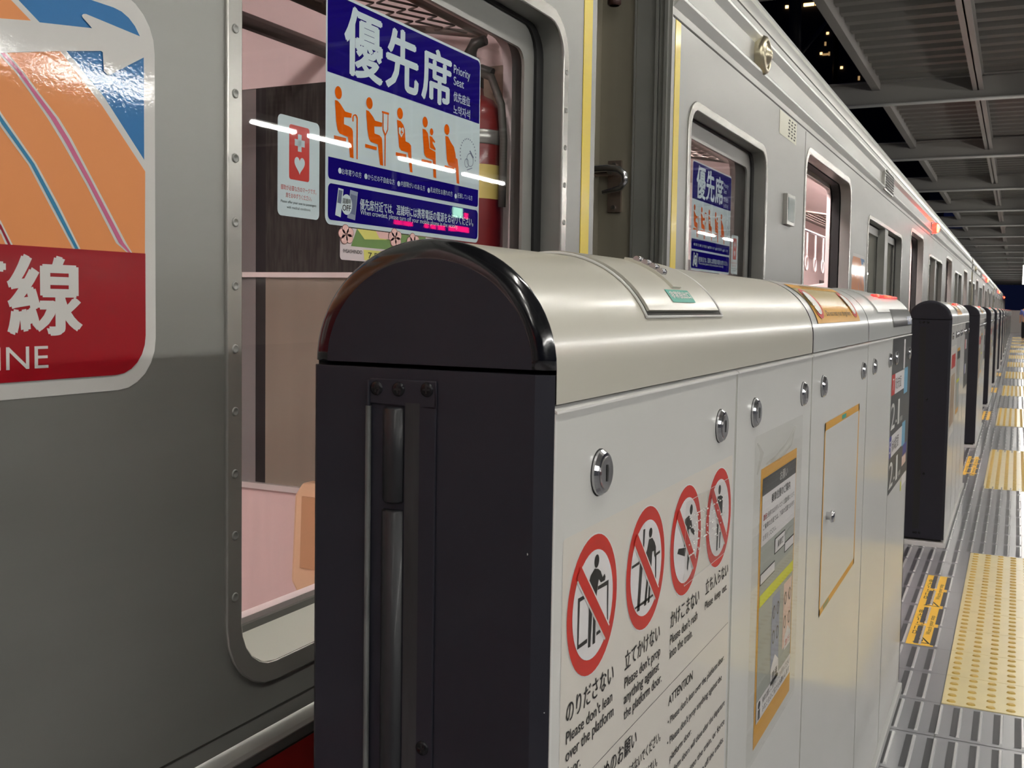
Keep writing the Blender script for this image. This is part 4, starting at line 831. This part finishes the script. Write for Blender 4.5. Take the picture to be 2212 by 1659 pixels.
    m = MB(); m.box((-.25, 1.2, 2.225), (-.17, CL - 1.2, 2.26)); m.build('hidden_fill_strip', CARFILL, r)  # unseen strip added above the windows to brighten the interior
    for y in (3.32, 6.63):
        m = MB(); m.prism([(-.12, .40), (-.62, .40), (-.60, 1.05), (-.45, 1.45), (-.12, 1.50)], y - .015, y + .015); m.build('seat_partition', PINK, r, bevel=.004)
    m = MB(); m.tube([(-.70, 3.4, 1.97), (-.70, 9.0, 1.97)], .014, 8); m.build('strap_rail', CHROME, r)
    for k in range(14):
        m = MB(); y = 3.6 + k * .38; m.tube([(-.70, y, 1.97), (-.70, y, 1.76)], .009, 6); rr = .055
        m.tube([(-.70, y + rr * math.sin(t), 1.715 + rr * math.cos(t)) for t in [2 * math.pi * i / 14 for i in range(15)]], .008, 6); m.build('hand_strap', mat('strap_white', (226, 222, 220), .4), r, fixn=False)
    for k in range(3):
        m = MB(); m.box((-1.7, 4.6 + k * 1.6, 1.93), (-1.1, 4.606 + k * 1.6, 2.23), 0); m.box((-1.66, 4.596 + k * 1.6, 1.96), (-1.40, 4.599 + k * 1.6, 2.06), 1); m.build('hanging_advert', [mat('advert_paper', (232, 226, 220), .6), REDI], r)
    m = MB()
    for a, b in ((.15, 1.75), (3.35, 6.6), (8.15, 11.4), (12.95, 16.2), (CL - 1.75, CL - .15)):
        for x0, x1, xb in ((-.55, -.13, -.13), (-2.67, -2.25, -2.60)):
            m.box((x0, a, .38), (x1, b, .46)); m.box((xb - .07 if x0 > -1 else xb - .07, a, .46), (xb if x0 > -1 else xb, b, .86))
    m.build('bench', SEATM, r, bevel=.02)
    for y0, y1 in ((.15, 1.35), (CL - 1.35, CL - .15), (3.9, 6.05), (8.7, 10.85), (13.5, 15.65)):
        m = MB(); A, B = Vector((-.19, 0, 1.915)), Vector((-.49, 0, 1.968)); n = 6; st = int((y1 - y0) / .036)
        for j in range(n + 1):
            p = A.lerp(B, j / n); pts = []
            for i in range(st + 1):
                off = (1 if (i + j) % 2 else -1) * .42 / n
                qv = A.lerp(B, min(1, max(0, j / n + off))); pts.append((qv.x, y0 + (y1 - y0) * i / st, qv.z))
            m.tube(pts, .0024, 5)
        m.tube([(A.x, y0, A.z), (A.x, y1, A.z)], .009, 8); m.tube([(A.x, y0, A.z), (B.x, y0, B.z)], .008, 8); m.tube([(A.x, y1, A.z), (B.x, y1, B.z)], .008, 8)
        m.tube([(B.x, y0, B.z), (B.x, y1, B.z)], .016, 10, 1)
        m.build('luggage_rack', [mat('rack_wire', (120, 112, 104), .4, .6), mat('rack_rail', (84, 78, 70), .45, .5)], r, fixn=False)
    for y0, y1 in ((.10, 1.6), (CL - 1.6, CL - .10)):
        m = MB(); m.tube([(-.62, y0, 1.93), (-.62, y1, 1.93)], .017, 10); m.tube([(-.62, y0 + .001, 1.93), (-.62, y0 + .012, 1.93)], .028, 12); m.build('grab_rail', mat('rail_brown', (92, 86, 78), .4, .5), r)
    # windows
    for i, (a, b) in enumerate(ENDW + MIDW):
        f = link('window_frame', ring_plate(a, b, WZ0, WZ1, .065, .026, .0045, .006, .0018), STEEL_W, r)
        link('sash', inset_plate(a + .002, b - .002, WZ0 + .002, WZ1 - .002, .06, .012 if i != 0 else .03, .075, .035, .055, -.046, .006), STEEL, f)
        link('gasket', inset_plate(a + .001, b - .001, WZ0 + .001, WZ1 - .001, .062, .004, .032, .012, .006, -.040, .006, .055), RUBBER, f)
        link('window_pane', pane(a + .004, b - .004, WZ0 + .004, WZ1 - .004, -.053), GLASS, f)
        if i == 1:
            for k in range(12):
                for yy in (a - .013, b + .013): put(RIVET, 'rivet', (.0045, yy, WZ0 + .10 + k * .074), f)
        sl = MB(); sl.add([(.004, a + .05, WZ0 - .001), (.004, b - .05, WZ0 - .001), (-.046, b - .02, WZ0 + .028), (-.046, a + .02, WZ0 + .028)], [(0, 1, 2, 3)]); sl.build('sill', SILL, f)
        if i == 0: prio(f, .648 - 1.4545); helpmark(f, .905)
        if i == 1: prio(f, 17.45); helpmark(f, 1.1155 + 17.45)
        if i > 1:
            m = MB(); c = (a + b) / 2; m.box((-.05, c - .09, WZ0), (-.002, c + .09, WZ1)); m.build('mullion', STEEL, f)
            m = MB(); m.box((-.075, a + .03, WZ0 + .03), (-.07, b - .03, WZ1 - .03)); m.build('reflection_sheet', mat('reflection_beige', (172, 165, 150), .7), f)  # beige sheet behind the glass stands in for reflection in the panes
    for c in DOORS:
        f = link('door_frame', ring_plate(c - .65, c + .65, -.03, 2.02, .09, .03, .003, .004, .001), STEEL_W, r)
        link('door_seal', ring_plate(c - .648, c + .648, -.028, 2.018, .088, .05, -.056, .038), RUBBER, f)
    # fittings along the side
    m = MB(); m.lathe([(.066, 0), (.066, .018), (.060, .030), (.050, .034), (.044, .030), (.044, .024), (.030, .036), (.014, .046), (.0001, .048)], (0, .97, 2.216), 'X', 26); m.build('speaker_cover', mat('cover_metal', (176, 168, 144), .3, .85), r)
    a = Art(faceX(.0), .0006); a.rect(1.34, 1.67, 2.012, 2.100, mat('plate_ivory', (208, 206, 188), .5), 2)
    for j in range(6):
        for i in range(3): a.rect(1.50 + i * .055 + (j % 2) * .01, 1.53 + i * .055 + (j % 2) * .01, 2.022 + j * .0125, 2.028 + j * .0125, SEAM, 3)
    a.build('number_plate', r)
    m = MB(); m.box((0, 1.46, 1.682), (.016, 1.61, 1.80), 0); m.box((.016, 1.478, 1.695), (.0175, 1.597, 1.788), 1); m.build('side_lamp', [STEEL_W, mat('lamp_green', (92, 112, 108), .25, coat=.5)], r, bevel=.003)
    m = MB(); m.box((0, 4.57, 2.14), (.02, 5.10, 2.283), 0)
    for k in range(7): m.box((.02, 4.60, 2.151 + k * .018), (.023, 5.08, 2.162 + k * .018), 1)
    m.build('side_vent', [STEEL_W, SEAM], r)
    m = MB(); m.box((0, 8.86, 2.13), (.012, 9.02, 2.26)); o = m.build('door_lamp', STEEL_W, r, bevel=.003)
    m = MB(); m.lathe([(.054, 0), (.054, .030), (.048, .040), (.042, .042)], (.012, 8.94, 2.196), 'X', 18, 0); m.lathe([(.042, .042), (.036, .058), (.0001, .068)], (.012, 8.94, 2.196), 'X', 18, 1); m.build('lens', [mat('red_lens_glow', (255, 40, 30), .3, emit=7.0), REDL], o)
    # bar with a hook across the gap between the cars
    m = MB(); X = lambda v: v - CX_
    m.box((X(-.997), -.010, 1.606), (X(-.960), -.001, 1.742), 0)
    for z in (1.618, 1.730): m.cyl((X(-.979), -.010, z), (X(-.979), -.016, z), .006, 10, 1)
    m.tube([(X(-1.09), -.040, 1.716), (X(-.990), -.040, 1.719), (X(-.955), -.040, 1.714), (X(-.939), -.040, 1.700), (X(-.938), -.040, 1.682), (X(-.950), -.040, 1.666), (X(-.975), -.040, 1.660), (X(-1.0), -.038, 1.656)], [.011, .011, .010, .010, .009, .008, .007, .006], 10, 1)
    m.tube([(X(-1.09), -.030, 1.704), (X(-.975), -.030, 1.706)], .007, 8, 0); m.cyl((X(-.979), -.005, 1.712), (X(-.979), -.045, 1.712), .010, 10, 1)
    m.build('gangway_latch', [mat('latch_brown', (168, 150, 140), .25, .85), CHROME], r, fixn=False)
    m = MB(); m.tube([(X(-.974), -.05, 2.32), (X(-.974), -.05, 2.145)], .013, 10); m.lathe([(.013, 0), (.018, .004), (.018, .02), (.013, .024)], (X(-.974), -.05, 2.135), 'Z', 12); m.build('jumper_cable', mat('cable_brown', (60, 34, 30), .5), r)
    return r
car2 = make_car()
CARS = [(-1, 'nearest silver train car with a coloured route sign left of its big end window'), (0, 'second silver train car, the one past the gap with the yellow edge strips'), (1, 'third silver train car from the camera'), (2, 'fourth silver train car from the camera'), (3, 'fifth silver train car, at the far end of the platform')]
cars = {}
for k, lab in CARS:
    o = car2 if k == 0 else copy_tree(car2)
    o.location = (CX_, CY1 + PITCH * k, 0)
    tag(o, lab, 'train', 'train cars at the platform'); cars[k] = o
route_sign(cars[-1], 17.45)
s2 = route_sign(cars[0], 3.05)
# things carried inside the nearest car, seen through its end window
ex = thing('fire_extinguisher', (-1.010, 1.875, 0.0))
REDX = mat('extinguisher_red', (118, 28, 28), .35, coat=.2)
m = MB(); m.lathe([(.0001, 1.30), (.066, 1.30), (.070, 1.31), (.070, 1.715), (.064, 1.745), (.048, 1.765), (.028, 1.775), (.026, 1.79), (.0001, 1.79)], (0, 0, 0), 'Z', 28); m.build('body', REDX, ex)
m = MB(); m.lathe([(.0706, 1.565), (.0706, 1.632)], (0, 0, 0), 'Z', 28); m.build('label_band', mat('ext_yellow', (206, 186, 104), .4), ex)
m = MB(); m.lathe([(.0712, 1.672), (.073, 1.674), (.073, 1.698), (.0712, 1.700)], (0, 0, 0), 'Z', 28); m.build('holder_strap', STEEL_W, ex)
m = MB(); m.lathe([(.027, 1.79), (.027, 1.815), (.020, 1.825), (.017, 1.85), (.0001, 1.85)], (0, 0, 0), 'Z', 14); m.tube([(0, 0, 1.82), (.005, -.01, 1.86), (.015, -.012, 1.875), (.04, -.012, 1.88)], [.014, .013, .012, .010], 8); m.tube([(0, 0, 1.82), (.03, -.01, 1.825), (.055, -.01, 1.815)], .009, 8); m.build('handle', mat('ext_handle', (60, 62, 58), .4, .3), ex)
m = MB(); m.tube([(.02, -.01, 1.82), (.055, -.015, 1.805), (.078, -.015, 1.75), (.084, -.015, 1.68), (.082, -.012, 1.60), (.080, -.01, 1.55)], .008, 10); m.build('hose', mat('hose_grey', (74, 72, 66), .5), ex)
tag(ex, 'red fire extinguisher with a pale yellow band, behind the priority notice in the nearest car', 'fire extinguisher')
a = Art(lambda u, v, h: (-1.076 + u, 1.945 - h, v), .0004)
m = MB(); m.box((.0, 0, 1.33), (.075, .0, 1.555)); a.rect(.0, .078, 1.33, 1.560, mat('card_white', (214, 206, 200), .5), 1)
for i in range(18): a.rect(.012, .066, 1.35 + i * .011, 1.353 + i * .011, GRYB, 2)
o = a.build('notice_card'); tag(o, 'small white printed card on the end wall inside the nearest car, below the extinguisher', 'notice')
m = MB(); m.box((-.995, 1.925, 1.45), (-.977, 1.945, 1.56)); o = m.build('alarm_box', REDX, bevel=.004); tag(o, 'narrow red box on the end wall inside the nearest car, right of the white card', 'alarm box')
# flower advertisement on the window of the nearest car, just under the priority notice
ad = Art(faceX(-.8888), .00025); PW = ink('ad_paper', (232, 214, 216)); PG = ink('ad_green', (122, 152, 88)); PK = ink('ad_pink', (238, 190, 184)); BR = ink('ad_brown', (120, 84, 78)); PY = ink('ad_yellow', (232, 222, 120))
ad.poly(rrect(1.2575, 1.53, 1.4190, 1.4665, .006), PW, 1); ad.poly([(1.285, 1.4400), (1.50, 1.4400), (1.50, 1.4665), (1.30, 1.4665)], PG, 2); ad.poly([(1.30, 1.4665), (1.40, 1.4665), (1.38, 1.455), (1.32, 1.452)], PY, 3); ad.poly([(1.35, 1.4665), (1.41, 1.4665), (1.40, 1.456), (1.36, 1.456)], PK, 4)
for cu, cv in ((1.272, 1.4560), (1.405, 1.4600), (1.46, 1.456)):
    for i in range(5):
        t = 2 * math.pi * i / 5 + .5; ad.ell(cu + .011 * math.cos(t), cv + .0085 * math.sin(t) * .9, .0095, .0075, BR, 4, 14); ad.ell(cu + .011 * math.cos(t), cv + .0085 * math.sin(t) * .9, .0085, .0066, PK, 5, 14)
    ad.ell(cu, cv, .003, .003, BR, 6, 10)
ad.poly([(1.320, 1.421), (1.365, 1.421), (1.370, 1.4365), (1.318, 1.4365)], PY, 2); ad.text('7.5', 1.33, 1.355, 1.424, 1.433, BLK, 3)
ad.text('IHSASHINDO', 1.265, 1.314, 1.4295, 1.4350, BLK, 3)
o = ad.build('window_advert'); tag(o, 'pale pink window advert with blossoms and green hills, directly under the big blue priority notice', 'advert')
# beige handle moulding low on the end wall
hb = MB(); hb.prism([(x_ + .082, z_ + .015) for x_, z_ in [(-1.56, .70), (-1.54, .67), (-1.42, .67), (-1.40, .70), (-1.40, .90), (-1.42, .93), (-1.53, .93), (-1.55, .90)]], 1.905, 1.95); o = hb.build('handle_moulding', BEIGE, bevel=.008)
rc = MB(); rc.prism([(x_ + .082, z_ + .015) for x_, z_ in [(-1.53, .735), (-1.435, .735), (-1.435, .90), (-1.525, .90)]], 1.900, 1.9045); rc.build('recess_shade', mat('beige_shade', (196, 154, 114), .5), o)  # darker raised plate, the shade of a hollow put into its colour
tag(o, 'beige moulded handle low on the pink end wall inside the nearest car', 'handle')
# ---------------------------------------------------------------- beyond: night buildings, person, hanging fixture
def tower(x0, x1, y, h, name_label, lits, dim):
    t = thing('office_building', ((x0 + x1) / 2, y, -4))
    m = MB(); m.box((x0 - (x0 + x1) / 2, 0, 0), (x1 - (x0 + x1) / 2, 12, h)); m.build('facade', mat('tower_dark', (9, 11, 24), .6), t)
    for (x, z, w, hh, s) in lits:
        p = MB(); p.box((x - w / 2 - (x0 + x1) / 2, -.06, z + 4 - hh / 2), (x + w / 2 - (x0 + x1) / 2, 0, z + 4 + hh / 2))
        p.build('lit_window', mat('lit_%s' % s, (255, 206, 140), .5, emit=s), t)
    tag(t, name_label, 'building')
L1 = [(-11.59, 18.1, .16, .15, 3), (-12.28, 18.14, .16, .15, 3), (-10.42, 18.14, .62, .16, 3), (-11.08, 18.14, .56, .16, 3), (-10.02, 16.47, .13, .12, 1.5), (-10.12, 15.91, .09, .2, .3), (-10.33, 15.40, .12, .12, 2), (-10.1, 15.33, .3, .10, .3), (-9.9, 15.35, .08, .2, .25)]
L2 = [(-9.29, 14.65, .13, .12, 2), (-8.27, 14.74, .13, .12, 2), (-8.28, 14.50, .10, .2, .4), (-7.77, 14.03, .13, .28, .8), (-8.35, 14.0, .10, .22, .3)]
tower(-16, -9.7, 60, 60, 'dark office tower with a bright row of lit windows, seen between roof and train', L1, 1)
tower(-9.5, -4.5, 60.5, 60, 'dark tower with a few dim lit windows, beside the roof edge', [(a, b, c, d, e) for a, b, c, d, e in L2], 1)
# overhead wire fitting above the train roof
m = MB(); m.tube([(-1.75, 9.0, 2.7), (-1.78, 9.0, 4.3)], .05, 8); m.tube([(-1.78, 9.0, 3.4), (-1.66, 10.4, 4.2)], .02, 6); o = m.build('wire_mast', SEAM)
tag(o, 'dark mast with a stay above the second car roof, against the night sky', 'mast')
# hanging white fixture at the far right
f = thing('hanging_sign', (0.17, 41.0, 2.3))
m = MB(); m.tube([(0, 0, .75), (0, 0, 1.2)], .045, 8); m.build('hanger', HOUS, f)
m = MB(); m.box((-.06, -.05, 0), (.5, .05, .68)); m.build('sign_box', mat('sign_glow', (240, 240, 235), .5, emit=1.0), f, bevel=.01)
tag(f, 'white lit sign hanging from the roof far down the platform, at the right edge', 'sign')
# person walking away
P = thing('person', (0.36, 53, 0))
def skin(name, verts, edges, m, parent, root=0, sub=2):
    me = bpy.data.meshes.new(name); me.from_pydata([v[:3] for v in verts], edges, []); o = link(name, me, m, parent)
    md = o.modifiers.new('skin', 'SKIN')
    for i, v in enumerate(verts):
        s = me.skin_vertices[0].data[i]; rr = v[3]; s.radius = rr if isinstance(rr, tuple) else (rr, rr)
        s.use_root = (i == root)
    ms = o.modifiers.new('sub', 'SUBSURF'); ms.levels = sub; ms.render_levels = sub
    return o
SK = mat('skin', (206, 160, 134), .6)
bv = [(0, 0, .92, .13), (0, 0, 1.15, .14), (0, 0, 1.36, .15), (0, 0, 1.48, .06), (0, 0, 1.58, .085), (0, .0, 1.69, .075),
      (-.18, 0, 1.38, .06), (-.23, -.02, 1.12, .045), (-.23, .05, .90, .035), (-.235, .07, .82, .03), (.18, 0, 1.38, .06), (.23, .02, 1.12, .045), (.23, -.03, .9, .035), (.235, -.04, .82, .03),
      (-.09, 0, .85, .09), (-.10, .08, .48, .06), (-.10, .05, .09, .04), (-.10, .16, .03, .035), (.09, 0, .85, .09), (.10, -.04, .48, .06), (.10, -.18, .11, .04), (.10, -.12, .03, .035)]
be = [(0, 1), (1, 2), (2, 3), (3, 4), (4, 5), (2, 6), (6, 7), (7, 8), (8, 9), (2, 10), (10, 11), (11, 12), (12, 13), (0, 14), (14, 15), (15, 16), (16, 17), (0, 18), (18, 19), (19, 20), (20, 21)]
skin('body', bv, be, SK, P)
sv = [(0, 0, .90, .15), (0, 0, 1.15, .155), (0, 0, 1.37, .165), (-.18, 0, 1.38, .075), (-.225, -.015, 1.16, .06), (.18, 0, 1.38, .075), (.225, .015, 1.16, .06)]
skin('shirt', sv, [(0, 1), (1, 2), (2, 3), (3, 4), (2, 5), (5, 6)], mat('shirt_blue', (104, 118, 190), .8), P)
tv = [(0, 0, .95, .135), (-.09, 0, .84, .105), (-.10, .08, .48, .085), (-.10, .05, .10, .07), (.09, 0, .84, .105), (.10, -.04, .48, .085), (.10, -.17, .12, .07)]
skin('trousers', tv, [(0, 1), (1, 2), (2, 3), (0, 4), (4, 5), (5, 6)], mat('trousers_dark', (30, 30, 36), .85), P)
hv = MB(); hv.lathe([(.0001, .13), (.06, .12), (.098, .07), (.102, .02), (.095, -.03), (.08, -.05)], (0, -.012, 1.63), 'Z', 16); hv.build('hair', mat('hair_black', (22, 18, 16), .7), P)
tag(P, 'person in a blue shirt and dark trousers walking away at the far right edge', 'person')
# lit board over the middle of the platform; it shows mirrored in the end window
db = thing('departure_board', (3.4, 8.9, 2.02))
m = MB(); m.box((0, -.85, 0), (.18, .85, .36)); m.build('casing', mat('board_black', (22, 22, 24), .5), db)
m = MB()
for a, b, z0, z1 in ((-.74, -.60, .045, .085), (-.58, -.42, .045, .085), (-.20, -.12, .05, .09), (-.08, .02, .05, .09), (.06, .20, .05, .095), (.28, .40, .055, .10), (.42, .70, .06, .115), (.60, .68, .20, .26)): m.box((-.004, a, z0), (0, b, z1))
m.build('led_row', mat('led_magenta', (255, 20, 90), .5, emit=9.0), db)
m = MB(); m.box((-.004, .36, .20), (0, .56, .30)); m.build('led_block', mat('led_green', (190, 255, 220), .5, emit=7.0), db)
for y in (-.6, .6):
    m = MB(); m.cyl((.09, y, .36), (.09, y, 1.47), .02, 8); m.build('hanger', HOUS, db)
tag(db, 'black board with red light rows, hung over the platform and mirrored in the car window', 'display board')
